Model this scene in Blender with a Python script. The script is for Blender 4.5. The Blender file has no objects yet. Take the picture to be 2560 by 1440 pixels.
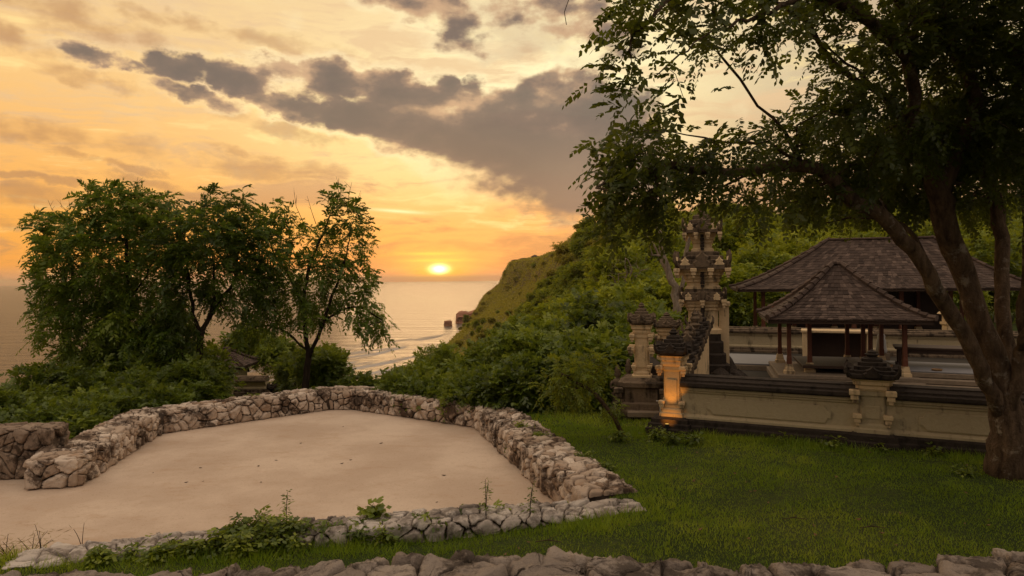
import bpy, math, random
import numpy as np
from mathutils import Vector
R = math.radians
random.seed(7)
rng = np.random.default_rng(11)
scene = bpy.context.scene
COL = scene.collection

# ------------------------------------------------------------------ camera
F = 2560 * 24 / 36.0           # focal length in photo pixels
CX, CYH, ROLL, ZC = 1280.0, 695.0, 0.0103, 3.4
cd = bpy.data.cameras.new('camera')
cam = bpy.data.objects.new('camera', cd)
COL.objects.link(cam)
cd.lens = 24
cd.sensor_width = 36
cd.shift_y = (CYH - 720) / 2560
cd.clip_start = 0.05
cd.clip_end = 60000
cam.location = (0, 0, ZC)
cam.rotation_euler = (R(90), ROLL, 0)
scene.camera = cam

def unroll(px, py):
    dx, dy = px - CX, CYH - py
    return dx + dy * ROLL, dy - dx * ROLL
def P(px, py, Y):
    dx, dy = unroll(px, py)
    return np.array((dx / F * Y, Y, ZC + dy / F * Y))
def G(px, py, z=0.0):
    dx, dy = unroll(px, py)
    Y = (z - ZC) * F / dy
    return np.array((dx / F * Y, Y, z))
def azel(px, py):
    dx, dy = unroll(px, py)
    return math.degrees(math.atan2(dx, F)), math.degrees(math.atan2(dy, math.hypot(dx, F)))

def lin(r, g, b):
    f = lambda c: (c / 255 / 12.92) if c <= 10 else ((c / 255 + 0.055) / 1.055) ** 2.4
    return (f(r), f(g), f(b), 1)

# ------------------------------------------------------------------ node helper
class NB:
    def __init__(s, nt):
        s.t = nt
        nt.nodes.clear()
    def n(s, typ, **kw):
        nd = s.t.nodes.new(typ)
        for k, v in kw.items():
            setattr(nd, k, v)
        return nd
    def put(s, nd, key, v):
        if v is None:
            return
        sk = nd.inputs[key]
        if isinstance(v, bpy.types.NodeSocket):
            s.t.links.new(v, sk)
        else:
            if isinstance(v, (tuple, list)) and len(v) == 3 and sk.type == 'RGBA':
                v = (*v, 1)
            sk.default_value = v
    def m(s, op, a, b=None, c=None, clamp=False):
        nd = s.n('ShaderNodeMath', operation=op, use_clamp=clamp)
        s.put(nd, 0, a); s.put(nd, 1, b); s.put(nd, 2, c)
        return nd.outputs[0]
    def vm(s, op, a, b=None, sc=None):
        nd = s.n('ShaderNodeVectorMath', operation=op)
        s.put(nd, 0, a); s.put(nd, 1, b)
        if sc is not None:
            s.put(nd, 'Scale', sc)
        return nd.outputs['Value'] if op in ('DOT_PRODUCT', 'LENGTH', 'DISTANCE') else nd.outputs[0]
    def mix(s, f, a, b, mode='MIX'):
        nd = s.n('ShaderNodeMix', data_type='RGBA', blend_type=mode)
        s.put(nd, 0, f); s.put(nd, 6, a); s.put(nd, 7, b)
        return nd.outputs[2]
    def noise(s, vec, scale, detail=4, rough=.55, dist=0, col=False):
        nd = s.n('ShaderNodeTexNoise')
        s.put(nd, 'Vector', vec); s.put(nd, 'Scale', scale); s.put(nd, 'Detail', detail)
        s.put(nd, 'Roughness', rough); s.put(nd, 'Distortion', dist)
        return nd.outputs[1 if col else 0]
    def voro(s, vec, scale, feature='F1'):
        nd = s.n('ShaderNodeTexVoronoi', feature=feature)
        s.put(nd, 'Vector', vec); s.put(nd, 'Scale', scale)
        return nd.outputs['Distance']
    def sstep(s, f, a, b, lo=0., hi=1.):
        nd = s.n('ShaderNodeMapRange', interpolation_type='SMOOTHSTEP')
        s.put(nd, 0, f); s.put(nd, 1, a); s.put(nd, 2, b); s.put(nd, 3, lo); s.put(nd, 4, hi)
        return nd.outputs[0]
    def ramp(s, f, stops, interp='LINEAR'):
        nd = s.n('ShaderNodeValToRGB')
        cr = nd.color_ramp
        cr.interpolation = interp
        while len(cr.elements) < len(stops):
            cr.elements.new(.5)
        for e, (p, c) in zip(cr.elements, stops):
            e.position = p
            e.color = c if len(c) == 4 else (*c, 1)
        s.put(nd, 0, f)
        return nd.outputs[0]
    def mapping(s, vec, loc=(0, 0, 0), rot=(0, 0, 0), sc=(1, 1, 1), typ='POINT'):
        nd = s.n('ShaderNodeMapping', vector_type=typ)
        s.put(nd, 0, vec); s.put(nd, 1, loc); s.put(nd, 2, rot); s.put(nd, 3, sc)
        return nd.outputs[0]
    def coord(s, which='Object'):
        return s.n('ShaderNodeTexCoord').outputs[which]
    def pos(s):
        return s.n('ShaderNodeNewGeometry').outputs['Position']
    def attr(s, name):
        return s.n('ShaderNodeAttribute', attribute_name=name).outputs['Fac']
    def xyz(s, v):
        nd = s.n('ShaderNodeSeparateXYZ'); s.put(nd, 0, v)
        return nd.outputs
    def comb(s, x, y, z):
        nd = s.n('ShaderNodeCombineXYZ')
        s.put(nd, 0, x); s.put(nd, 1, y); s.put(nd, 2, z)
        return nd.outputs[0]
    def bump(s, h, strength=.5, dist=.02, normal=None):
        nd = s.n('ShaderNodeBump')
        s.put(nd, 'Height', h); s.put(nd, 'Strength', strength); s.put(nd, 'Distance', dist)
        s.put(nd, 'Normal', normal)
        return nd.outputs[0]

# ------------------------------------------------------------------ world: sunset sky with clouds
SUN_AZ, SUN_EL = azel(1098, 672)
EXPOSURE = 0.14
def make_world():
    w = bpy.data.worlds.new('World')
    scene.world = w
    w.use_nodes = True
    b = NB(w.node_tree)
    d = b.vm('NORMALIZE', b.coord('Generated'))
    x, y, z = b.xyz(d)
    az = b.m('MULTIPLY', b.m('ARCTAN2', x, y), 57.29578)
    el = b.m('MULTIPLY', b.m('ARCSINE', z), 57.29578)
    ae = b.comb(az, el, 0)
    # clear sky colour by height
    ef = b.m('DIVIDE', b.m('ADD', el, 2), 92, clamp=True)
    k = lambda e: (e + 2) / 92
    base = b.ramp(ef, [(k(-1), lin(214, 142, 96)), (k(1.2), lin(236, 152, 78)), (k(4), lin(246, 172, 82)),
                       (k(9), lin(244, 192, 118)), (k(16), lin(240, 200, 136)), (k(26), lin(226, 192, 146)),
                       (k(45), lin(220, 196, 164)), (k(88), lin(200, 192, 186))])
    # left is a deeper orange, right greyer
    left = b.sstep(az, -8., -40.)
    low = b.sstep(el, 22., 4.)
    base = b.mix(b.m('MULTIPLY', left, b.m('MULTIPLY', low, .6)), base, lin(238, 162, 66))
    mauve = b.m('MULTIPLY', b.sstep(el, 1.5, 0.2), .55)
    base = b.mix(mauve, base, lin(196, 150, 118))
    right = b.sstep(az, 6., 24.)
    base = b.mix(b.m('MULTIPLY', right, .8), base, lin(172, 150, 128))
    def gauss(px, py, sx, sy, rot=0.):
        a0, e0 = azel(px, py)
        v = b.mapping(ae, (a0, e0, 0), (0, 0, R(rot)), (sx, sy, 1), 'TEXTURE')
        return b.m('POWER', 2.71828, b.m('MULTIPLY', b.vm('DOT_PRODUCT', v, v), -1))
    base = b.mix(b.m('MULTIPLY', gauss(1380, 170, 17, 6.5), .95), base, lin(255, 240, 186))
    base = b.mix(b.m('MULTIPLY', gauss(1000, 400, 9, 3.6, -8), .6), base, lin(255, 224, 152))
    base = b.mix(b.m('MULTIPLY', gauss(1290, 620, 11, 3.2), .6), base, lin(252, 178, 112))
    # thin streaked cloud
    sv = b.mapping(ae, (0, 0, 0), (0, 0, R(9)), (.055, .36, 1))
    wv = b.noise(b.mapping(ae, sc=(.12, .3, 1)), 1., 3, .5, col=True)
    sv2 = b.vm('ADD', sv, b.vm('SCALE', wv, sc=.9))
    st = b.noise(sv2, 1., 9, .62)
    st2 = b.noise(b.mapping(sv2, (3, 7, 0), sc=(2.4, 2.4, 1)), 1., 8, .65)
    stx = b.m('ADD', b.m('MULTIPLY', st, .62), b.m('MULTIPLY', st2, .38))
    front = b.sstep(el, 34., 22.)
    base = b.mix(b.m('MULTIPLY', b.sstep(stx, .49, .60), b.m('MULTIPLY', front, .78)), base,
                 b.mix(b.sstep(el, 15., 4.), lin(226, 190, 144), lin(186, 134, 90)))
    base = b.mix(b.m('MULTIPLY', b.sstep(stx, .48, .38), b.m('MULTIPLY', front, .62)), base, lin(255, 226, 150))
    # cumulus masses, by direction
    warp = b.vm('SUBTRACT', b.noise(b.mapping(ae, sc=(.42, .62, 1)), 1., 5, .6, col=True), (.5, .5, .5))
    wae = b.vm('ADD', ae, b.vm('MULTIPLY', warp, (3.6, 2.2, 0)))
    def field(blobs):
        acc = None
        for (px, py, rx, ry, rot, wt) in blobs:
            a0, e0 = azel(px, py)
            sc = math.degrees(1 / F) * math.cos(R(a0)) ** 1.5
            v = b.mapping(wae, (a0, e0, 0), (0, 0, R(-rot)), (rx * sc * 1.25, ry * sc * 1.25, 1), 'TEXTURE')
            q = b.m('MULTIPLY_ADD', b.vm('DOT_PRODUCT', v, v), -wt, wt)
            acc = q if acc is None else b.m('SMOOTH_MAX', acc, q, .25)
        return b.m('MAXIMUM', acc, -1.)
    fbm = b.noise(b.mapping(ae, sc=(.30, .52, 1)), 1., 8, .52)
    puff = b.m('MULTIPLY', b.m('SUBTRACT', fbm, .5), 3.0)
    soft = field([(150, 30, 330, 50, 8, .8), (560, 80, 300, 22, 6, .7), (60, 330, 330, 40, 4, .8), (700, 425, 230, 34, 4, .8), (200, 190, 150, 20, 8, .7), (30, 100, 110, 38, 12, 1.1),
                  (90, 500, 330, 34, 6, .9), (250, 405, 190, 12, 10, .9), (760, 340, 190, 22, 10, .7), (1330, 50, 300, 80, 6, 1.2), (1180, 60, 140, 70, 20, .9), (820, 120, 200, 16, 6, .5), (420, 470, 260, 16, 8, .9), (60, 440, 200, 14, 6, 1.),
                  (1500, 90, 140, 90, 0, .8), (1500, 560, 200, 40, 6, .6), (150, 560, 260, 16, 4, .9), (60, 695, 260, 12, 0, .9),
                  (620, 380, 150, 12, 8, .7)])
    sa = b.sstep(b.m('ADD', soft, puff), .05, 1.2, 0., .72)
    base = b.mix(sa, base, b.mix(b.sstep(az, -16., 0.), lin(178, 128, 84), lin(176, 140, 112)))
    cum = field([(212, 135, 62, 24, 4, 1), (320, 165, 62, 13, 4, .7), (450, 165, 76, 34, 4, 1.2), (590, 198, 88, 36, 10, 1.2),
                 (705, 180, 62, 26, 8, 1), (480, 238, 84, 20, 12, .9), (850, 205, 96, 46, 8, 1.4), (1010, 238, 150, 44, 9, 1.4),
                 (1115, 228, 44, 32, 0, 1), (1192, 228, 26, 32, 0, .8), (720, 268, 104, 27, 14, 1.2), (900, 298, 170, 38, 12, 1.3),
                 (1090, 335, 240, 62, 14, 1.6), (1290, 335, 190, 95, 8, 1.9), (1430, 370, 205, 150, 6, 2.3), (1360, 460, 260, 66, 14, 1.2), (1480, 250, 120, 40, 0, .7),
                 (1500, 470, 170, 66, 4, 1.2), (1120, 35, 105, 48, 20, .55), (1060, 0, 120, 26, 0, .7), (1480, 60, 110, 60, 20, .55), (1300, 20, 120, 40, 10, .4)])
    cd_ = b.m('ADD', cum, puff)
    ca = b.m('MULTIPLY', b.sstep(cd_, -.12, b.sstep(el, 14., 7., .62, 1.25)), .95)
    ins = b.noise(b.mapping(ae, (5, 2, 0), sc=(.14, .26, 1)), 1., 7, .55)
    thick = b.m('ADD', b.m('MULTIPLY', cd_, .5), b.m('MULTIPLY', b.m('SUBTRACT', ins, .5), -2.4))
    ccol = b.ramp(b.sstep(thick, -.05, 1.0), [(0, lin(196, 158, 122)), (.22, lin(148, 122, 101)), (.5, lin(116, 100, 90)), (1, lin(100, 90, 84))])
    lowr = b.m('MULTIPLY', b.sstep(az, -1., 6.), b.sstep(el, 14., 7.))
    ccol = b.mix(b.m('MULTIPLY', lowr, .55), ccol, lin(150, 124, 106))
    rim = b.m('MULTIPLY', b.sstep(cd_, -1.0, .1), b.m('SUBTRACT', 1., ca))
    base = b.mix(b.m('MULTIPLY', rim, b.m('MULTIPLY', b.sstep(az, -30., -16., .1, .38), b.sstep(el, 5., 10.))), base, lin(255, 240, 190))
    base = b.mix(ca, base, ccol)
    # the sun low behind bars of cloud
    bar = b.noise(b.mapping(ae, sc=(.25, 3.2, 1)), 1., 3, .5)
    base = b.mix(b.m('MULTIPLY', gauss(1098, 655, 3.6, 1.3), .9), base, lin(255, 196, 96))
    core = b.m('MULTIPLY', gauss(1098, 673, .62, .32), b.sstep(bar, .3, .5, .8, 1.))
    rays = b.m('MULTIPLY', b.m('ADD', gauss(1090, 651, 2.2, .13), b.m('MULTIPLY', gauss(1075, 634, 2.0, .14), .85)), 1.)
    base = b.mix(b.m('MULTIPLY', rays, .8), base, (1.25, .72, .12, 1))
    base = b.mix(b.m('MULTIPLY', gauss(1098, 684, 2.2, .55), .8), base, (1.2, .62, .03, 1))
    base = b.mix(b.m('MULTIPLY', gauss(995, 528, 2.2, .14, -4), 1.), base, lin(255, 236, 170))
    base = b.mix(b.m('MULTIPLY', core, 1., clamp=True), base, (5., 4.0, 1.6, 1))
    # away from the sunset the sky is dim and cool
    back = b.sstep(y, .45, -.55)
    base = b.mix(b.m('MULTIPLY', back, .86), base, (.24, .22, .22, 1))
    up = b.sstep(el, 24., 55.)
    base = b.mix(b.m('MULTIPLY', up, .9), base, SKY_TOP)
    sky = b.n('ShaderNodeTexSky', sky_type='NISHITA', sun_disc=False, sun_elevation=R(max(SUN_EL, 1)), sun_rotation=R(SUN_AZ))
    bg = b.n('ShaderNodeBackground'); b.put(bg, 0, base); b.put(bg, 1, 1.)
    bg2 = b.n('ShaderNodeBackground'); b.put(bg2, 0, sky.outputs[0]); b.put(bg2, 1, .015)
    ad = b.n('ShaderNodeAddShader')
    w.node_tree.links.new(bg.outputs[0], ad.inputs[0]); w.node_tree.links.new(bg2.outputs[0], ad.inputs[1])
    out = b.n('ShaderNodeOutputWorld')
    w.node_tree.links.new(ad.outputs[0], out.inputs[0])
SKY_TOP = (.94, .76, .60, 1)
make_world()

sl = bpy.data.lights.new('sun', 'SUN')
sl.energy = .32
sl.angle = R(16)
sl.color = (1, .62, .30)
sun = bpy.data.objects.new('sun', sl)
COL.objects.link(sun)
_e, _a = R(SUN_EL + 2.0), R(SUN_AZ)
sun.rotation_euler = Vector((-math.sin(_a) * math.cos(_e), -math.cos(_a) * math.cos(_e), -math.sin(_e))).to_track_quat('-Z', 'Y').to_euler()

scene.view_settings.view_transform = 'Standard'
scene.view_settings.look = 'None'
scene.view_settings.gamma = 1
scene.view_settings.exposure = EXPOSURE
scene.render.engine = 'CYCLES'
scene.cycles.max_bounces = 6
scene.cycles.diffuse_bounces = 3
scene.cycles.transmission_bounces = 4
scene.cycles.transparent_max_bounces = 4
scene.cycles.sample_clamp_indirect = 4

# ------------------------------------------------------------------ object helpers
def tag(o, label=None, cat=None, group=None, kind=None):
    if label: o['label'] = label
    if cat: o['category'] = cat
    if cat and not kind: o['kind'] = 'thing'
    if group: o['group'] = group
    if kind: o['kind'] = kind
    return o
def link(name, me, parent=None, loc=None):
    o = bpy.data.objects.new(name, me)
    COL.objects.link(o)
    if parent is not None:
        o.parent = parent
    if loc is not None:
        o.location = loc
    return o
def thing(name, label, cat, loc=(0, 0, 0), rz=0., group=None):
    o = bpy.data.objects.new(name, None)
    o.empty_display_size = .2
    COL.objects.link(o)
    o.location = loc
    o.rotation_euler = (0, 0, rz)
    return tag(o, label, cat, group)
def copy_tree(o, label=None, parent=None):
    c = o.copy()
    COL.objects.link(c)
    if parent is not None:
        c.parent = parent
    for ch in list(o.children):
        copy_tree(ch, None, c)
    if label: c['label'] = label
    return c

def raw_mesh(name, V, loops, starts, mats, smooth=False, midx=None, tint=None):
    me = bpy.data.meshes.new(name)
    V = np.asarray(V, np.float32)
    loops = np.asarray(loops, np.int32); starts = np.asarray(starts, np.int32)
    me.vertices.add(len(V)); me.vertices.foreach_set('co', V.ravel())
    me.loops.add(len(loops)); me.loops.foreach_set('vertex_index', loops)
    me.polygons.add(len(starts)); me.polygons.foreach_set('loop_start', starts)
    if midx is not None:
        me.polygons.foreach_set('material_index', np.asarray(midx, np.int32))
    me.polygons.foreach_set('use_smooth', np.full(len(starts), bool(smooth)))
    for m in mats:
        me.materials.append(m)
    me.update(calc_edges=True)
    if tint is not None:
        a = me.attributes.new('tint', 'FLOAT', 'POINT')
        a.data.foreach_set('value', np.asarray(tint, np.float32))
    return me
def quads_mesh(name, V, mats, tint=None, k=4):
    n = len(V)
    return raw_mesh(name, V, np.arange(n), np.arange(0, n, k), mats, False, None, tint)

class MB:
    """collects shapes into one mesh"""
    def __init__(s):
        s.v, s.f, s.mi, s.ti = [], [], [], []
        s.cur = 0; s.tint = .5
    def add(s, V, Fs):
        o = len(s.v)
        s.v.extend([tuple(map(float, p)) for p in V])
        s.ti.extend([s.tint] * len(V))
        for f in Fs:
            s.f.append([i + o for i in f]); s.mi.append(s.cur)
    def loft(s, rings, cap=True, closed=True):
        n = len(rings[0])
        V = [p for r in rings for p in r]
        Fs = []
        for i in range(len(rings) - 1):
            for j in range(n if closed else n - 1):
                j2 = (j + 1) % n
                Fs.append((i * n + j, i * n + j2, (i + 1) * n + j2, (i + 1) * n + j))
        if cap:
            Fs.append(tuple(range(n - 1, -1, -1)))
            Fs.append(tuple((len(rings) - 1) * n + j for j in range(n)))
        s.add(V, Fs)
    def box(s, c, h, rz=0., bev=0., taper=1.):
        """centre of base c, half sizes hx hy, height h[2]"""
        hx, hy, hz = h
        ca, sa = math.cos(rz), math.sin(rz)
        def ring(z, k, e):
            pts = []
            for (sx, sy) in ((-1, -1), (1, -1), (1, 1), (-1, 1)):
                X, Y = sx * max(hx * k - e, .001), sy * max(hy * k - e, .001)
                pts.append((c[0] + X * ca - Y * sa, c[1] + X * sa + Y * ca, c[2] + z))
            return pts
        rs = [ring(0, 1, bev), ring(bev, 1, 0), ring(hz - bev, taper, 0), ring(hz, taper, bev)] if bev else [ring(0, 1, 0), ring(hz, taper, 0)]
        s.loft(rs)
    def plan(s, c, prof, rz=0., notch=.0):
        """square plan with notched (redented) corners; prof = [(halfwidth, z)]"""
        ca, sa = math.cos(rz), math.sin(rz)
        rings = []
        for (w, z) in prof:
            q = w * (1 - notch)
            if notch:
                base = [(-q, -w), (q, -w), (q, -q), (w, -q), (w, q), (q, q), (q, w), (-q, w), (-q, q), (-w, q), (-w, -q), (-q, -q)]
            else:
                base = [(-w, -w), (w, -w), (w, w), (-w, w)]
            rings.append([(c[0] + X * ca - Y * sa, c[1] + X * sa + Y * ca, c[2] + z) for X, Y in base])
        s.loft(rings)
    def lathe(s, c, prof, n=10, sx=1., sy=1., rz=0.):
        ca, sa = math.cos(rz), math.sin(rz)
        rings = []
        for (r, z) in prof:
            rg = []
            for j in range(n):
                t = 2 * math.pi * j / n
                X, Y = max(r, .001) * math.cos(t) * sx, max(r, .001) * math.sin(t) * sy
                rg.append((c[0] + X * ca - Y * sa, c[1] + X * sa + Y * ca, c[2] + z))
            rings.append(rg)
        s.loft(rings)
    def tube(s, pts, rad, n=6, rough=0.):
        pts = np.asarray(pts, float)
        if np.isscalar(rad):
            rad = [rad] * len(pts)
        T = np.gradient(pts, axis=0)
        T /= np.linalg.norm(T, axis=1)[:, None] + 1e-9
        ref = np.array((.31, .87, .2)) if abs(T.mean(0)[2]) > .6 * np.linalg.norm(T.mean(0)) else np.array((.1, .1, 1.))
        A = np.cross(T, ref); A /= np.linalg.norm(A, axis=1)[:, None] + 1e-9
        B = np.cross(T, A)
        rings = []
        for p, a, b_, r in zip(pts, A, B, rad):
            rings.append([tuple(p + r * (1 + (rough * (float(vnoise(math.cos(t) * 1.7 + 9, math.sin(t) * 1.7 + p[2] * .8, 3)) + .6 * float(vnoise(math.cos(t) * 4 + 9, math.sin(t) * 4 + p[2] * 3, 5))) if rough else 0)) * (math.cos(t) * a + math.sin(t) * b_)) for t in np.arange(n) * 2 * math.pi / n])
        s.loft(rings)
    def extrude(s, A, B, prof):
        """profile of (n, z) points swept from A to B (2D), n to the left of A->B"""
        A, B = np.array(A[:2], float), np.array(B[:2], float)
        d = (B - A) / np.linalg.norm(B - A)
        nrm = np.array((-d[1], d[0]))
        s.loft([[(*(Q + nrm * n), z) for n, z in prof] for Q in (A, B)])
    def build(s, name, mats, parent=None, smooth=False):
        if not isinstance(mats, (list, tuple)):
            mats = [mats]
        loops = [i for f in s.f for i in f]
        starts = np.cumsum([0] + [len(f) for f in s.f])[:-1]
        me = raw_mesh(name, np.array(s.v, np.float32), loops, starts, mats, smooth, s.mi, s.ti)
        return link(name, me, parent)

# ------------------------------------------------------------------ materials
def new_mat(name):
    m = bpy.data.materials.new(name)
    m.use_nodes = True
    return m, NB(m.node_tree)
def finish(m, b, shader):
    o = b.n('ShaderNodeOutputMaterial')
    m.node_tree.links.new(shader, o.inputs[0])
    return m
def pbr(m, b, col, rough=.8, nrm=None, spec=.25):
    p = b.n('ShaderNodeBsdfPrincipled')
    b.put(p, 'Base Color', col); b.put(p, 'Roughness', rough); b.put(p, 'Specular IOR Level', spec)
    b.put(p, 'Normal', nrm)
    return finish(m, b, p.outputs[0])
def leaf_mat(name, dark, light, young, trans=.35, gloss=.05):
    m, b = new_mat(name)
    t = b.attr('tint')
    nz = b.noise(b.pos(), 1.1, 2)
    t = b.m('ADD', t, b.m('MULTIPLY', b.m('SUBTRACT', b.n('ShaderNodeObjectInfo').outputs['Random'], .5), .75))
    f = b.m('ADD', b.m('MULTIPLY', t, .7), b.m('MULTIPLY', nz, .4), clamp=True)
    col = b.ramp(f, [(0, dark), (.55, light), (.93, young)])
    df = b.n('ShaderNodeBsdfDiffuse'); b.put(df, 0, col)
    tr = b.n('ShaderNodeBsdfTranslucent'); b.put(tr, 0, b.mix(.5, col, tuple(min(1, 1.9 * c) for c in young)))
    mx = b.n('ShaderNodeMixShader'); b.put(mx, 0, trans)
    m.node_tree.links.new(df.outputs[0], mx.inputs[1]); m.node_tree.links.new(tr.outputs[0], mx.inputs[2])
    gl = b.n('ShaderNodeBsdfGlossy'); b.put(gl, 0, (.8, .8, .8, 1)); b.put(gl, 1, .45)
    mx2 = b.n('ShaderNodeMixShader'); b.put(mx2, 0, gloss)
    m.node_tree.links.new(mx.outputs[0], mx2.inputs[1]); m.node_tree.links.new(gl.outputs[0], mx2.inputs[2])
    return finish(m, b, mx2.outputs[0])
def bark_mat(name, c1, c2, lichen=None):
    m, b = new_mat(name)
    p = b.coord('Object')
    n1 = b.noise(b.mapping(p, sc=(9, 9, 2.2)), 1., 6, .65)
    col = b.ramp(n1, [(.3, c1), (.7, c2)])
    if lichen:
        col = b.mix(b.sstep(b.noise(p, 3.2, 6, .7), .56, .68, 0., .8), col, lichen)
    return pbr(m, b, col, .9, b.bump(b.m('ADD', n1, b.m('MULTIPLY', b.noise(p, 22, 4, .6), .5)), 1., .06), .12)
def limestone(name, c1, c2, stain, staina=.7, bump=.03, scale=1.):
    m, b = new_mat(name)
    p = b.coord('Object')
    t = b.attr('tint')
    big = b.noise(p, 1.3 * scale, 5, .6)
    mid = b.noise(p, 7 * scale, 8, .7)
    fine = b.noise(p, 38 * scale, 5, .7)
    col = b.mix(b.m('ADD', b.m('MULTIPLY', t, .7), b.m('MULTIPLY', mid, .35), clamp=True), c1, c2)
    rust = b.sstep(b.noise(b.mapping(p, (9, 3, 1)), 2.6 * scale, 5, .65), .56, .7, 0., .55 if staina > .8 else .15)
    col = b.mix(rust, col, (.30, .15, .065, 1))
    s = b.sstep(b.m('ADD', b.m('MULTIPLY', big, .55), b.m('MULTIPLY', mid, .45)), .47, .57, 0., staina)
    col = b.mix(s, col, stain)
    col = b.mix(b.sstep(fine, .36, .26, 0., .6), col, stain)
    h = b.m('ADD', b.m('MULTIPLY', mid, .7), b.m('MULTIPLY', fine, .35))
    return pbr(m, b, col, .92, b.bump(h, 1., bump), .12)
M = {}
M['leaf_left'] = leaf_mat('leaf_left', (.030, .054, .006), (.092, .150, .012), (.20, .25, .02), .38, .03)
M['leaf_right'] = leaf_mat('leaf_right', (.024, .036, .005), (.070, .098, .010), (.15, .165, .014), .40, .03)
M['leaf_bush'] = leaf_mat('leaf_bush', (.036, .058, .006), (.105, .155, .012), (.25, .29, .022), .34, .04)
M['leaf_hill'] = leaf_mat('leaf_hill', (.040, .062, .005), (.145, .195, .011), (.36, .37, .022), .34, .03)
M['leaf_hill_warm'] = leaf_mat('leaf_hill_warm', (.10, .10, .010), (.23, .215, .016), (.37, .31, .03), .36, .03)
M['grass'] = leaf_mat('grass', (.045, .092, .005), (.140, .235, .012), (.32, .37, .03), .32, .02)
M['dry_grass'] = leaf_mat('dry_grass', (.12, .09, .035), (.22, .17, .07), (.32, .24, .1), .2, .02)
M['bark'] = bark_mat('bark', (.034, .021, .013), (.175, .115, .070), (.30, .25, .19))
M['bark_dark'] = bark_mat('bark_dark', (.018, .012, .008), (.06, .042, .028))
M['bark_pale'] = bark_mat('bark_pale', (.16, .115, .08), (.40, .32, .24))
M['terrace_stone'] = limestone('terrace_stone', (.30, .20, .13), (.78, .66, .54), (.050, .028, .017), .88)
M['edge_stone'] = limestone('edge_stone', (.36, .30, .25), (.66, .59, .52), (.10, .075, .058), .7)
M['near_stone'] = limestone('near_stone', (.22, .175, .14), (.44, .365, .30), (.045, .032, .024), .8, .06, 1.1)
M['tall_stone'] = limestone('tall_stone', (.20, .14, .10), (.38, .29, .215), (.040, .027, .019), .8)
def simple(name, col, rough=.8, nscale=12, var=.35, bump=.01, spec=.2):
    m, b = new_mat(name)
    p = b.coord('Object')
    n = b.noise(p, nscale, 5, .6)
    c = b.mix(n, tuple(x * (1 - var) for x in col), tuple(x * (1 + var) for x in col))
    return pbr(m, b, c, rough, b.bump(n, .6, bump), spec)
M['mortar'] = simple('mortar', (.055, .038, .027))
def carved(name, c1, c2, stain, amount):
    m, b = new_mat(name)
    p = b.coord('Object')
    n1 = b.noise(p, 2.2, 6, .65); n2 = b.noise(p, 14, 6, .7); n3 = b.noise(b.mapping(p, sc=(5, 5, .8)), 1., 4, .6)
    col = b.mix(n2, c1, c2)
    col = b.mix(b.sstep(b.m('ADD', b.m('MULTIPLY', n1, .5), b.m('MULTIPLY', n3, .5)), .60 - amount * .2, .72 - amount * .2, 0., .85), col, stain)
    return pbr(m, b, col, .9, b.bump(n2, .8, .02), .12)
M['paras'] = carved('paras', (.54, .39, .215), (.74, .565, .345), (.05, .037, .026), .42)
M['cream'] = carved('cream', (.40, .315, .185), (.52, .43, .275), (.10, .075, .045), .32)
M['black_stone'] = carved('black_stone', (.020, .016, .013), (.075, .058, .046), (.012, .010, .008), .4)
M['grey_carved'] = carved('grey_carved', (.075, .055, .038), (.24, .175, .115), (.02, .015, .011), .6)
M['white_tile'] = simple('white_tile', (.20, .195, .20), .5, 4, .12, .002)
M['plat_stone'] = simple('plat_stone', (.22, .17, .12), .85, 8, .4)
M['wood'] = simple('wood', (.14, .045, .020), .55, 18, .35, .006, .35)
M['wood_dark'] = simple('wood_dark', (.045, .024, .014), .6, 18, .35, .006, .3)
M['white_cloth'] = simple('white_cloth', (.45, .43, .40), .9, 9, .08, .01)
M['rattan'] = simple('rattan', (.22, .13, .06), .8, 40, .5, .01)
M['pvc'] = simple('pvc', (.5, .47, .42), .5, 6, .1)
M['lamp_metal'] = simple('lamp_metal', (.03, .03, .03), .4, 20, .2)
m, b = new_mat('shingle')
t = b.attr('tint')
n1 = b.noise(b.mapping(b.coord('Object'), sc=(22, 22, 3)), 1., 5, .6)
col = b.ramp(b.m('ADD', b.m('MULTIPLY', t, .65), b.m('MULTIPLY', n1, .4), clamp=True),
             [(.1, (.030, .019, .014)), (.5, (.078, .052, .040)), (.95, (.165, .115, .088))])
M['shingle'] = pbr(m, b, col, .8, b.bump(n1, .6, .01), .2)
# ------------------------------------------------------------------ terrain
def ss(x, a, b):
    t = np.clip((np.asarray(x, float) - a) / (b - a), 0, 1)
    return t * t * (3 - 2 * t)
def vnoise(x, y, seed=0):
    """cheap smooth value noise"""
    x = np.asarray(x, float); y = np.asarray(y, float)
    xi, yi = np.floor(x), np.floor(y)
    fx, fy = x - xi, y - yi
    fx = fx * fx * (3 - 2 * fx); fy = fy * fy * (3 - 2 * fy)
    def h(a, b):
        s = np.sin(a * 127.1 + b * 311.7 + seed * 74.7) * 43758.5453
        return s - np.floor(s)
    return (h(xi, yi) * (1 - fx) + h(xi + 1, yi) * fx) * (1 - fy) + (h(xi, yi + 1) * (1 - fx) + h(xi + 1, yi + 1) * fx) * fy - .5
def in_poly(x, y, poly):
    x = np.asarray(x, float); y = np.asarray(y, float)
    r = np.zeros(x.shape, bool)
    n = len(poly)
    for i in range(n):
        x1, y1 = poly[i][:2]; x2, y2 = poly[(i + 1) % n][:2]
        c = ((y1 > y) != (y2 > y)) & (x < (x2 - x1) * (y - y1) / (y2 - y1 + 1e-12) + x1)
        r ^= c
    return r
ZF = -.60                                    # terrace floor
SEA = -77.
inner = [G(*q, ZF)[:2] for q in ((195, 1217), (400, 1085), (850, 1024), (1180, 1066))]
inner.append(np.array((1.12, 10.75)))        # where the right wall meets the edging wall
edge_l = np.array((-6.7, 9.35))
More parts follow.
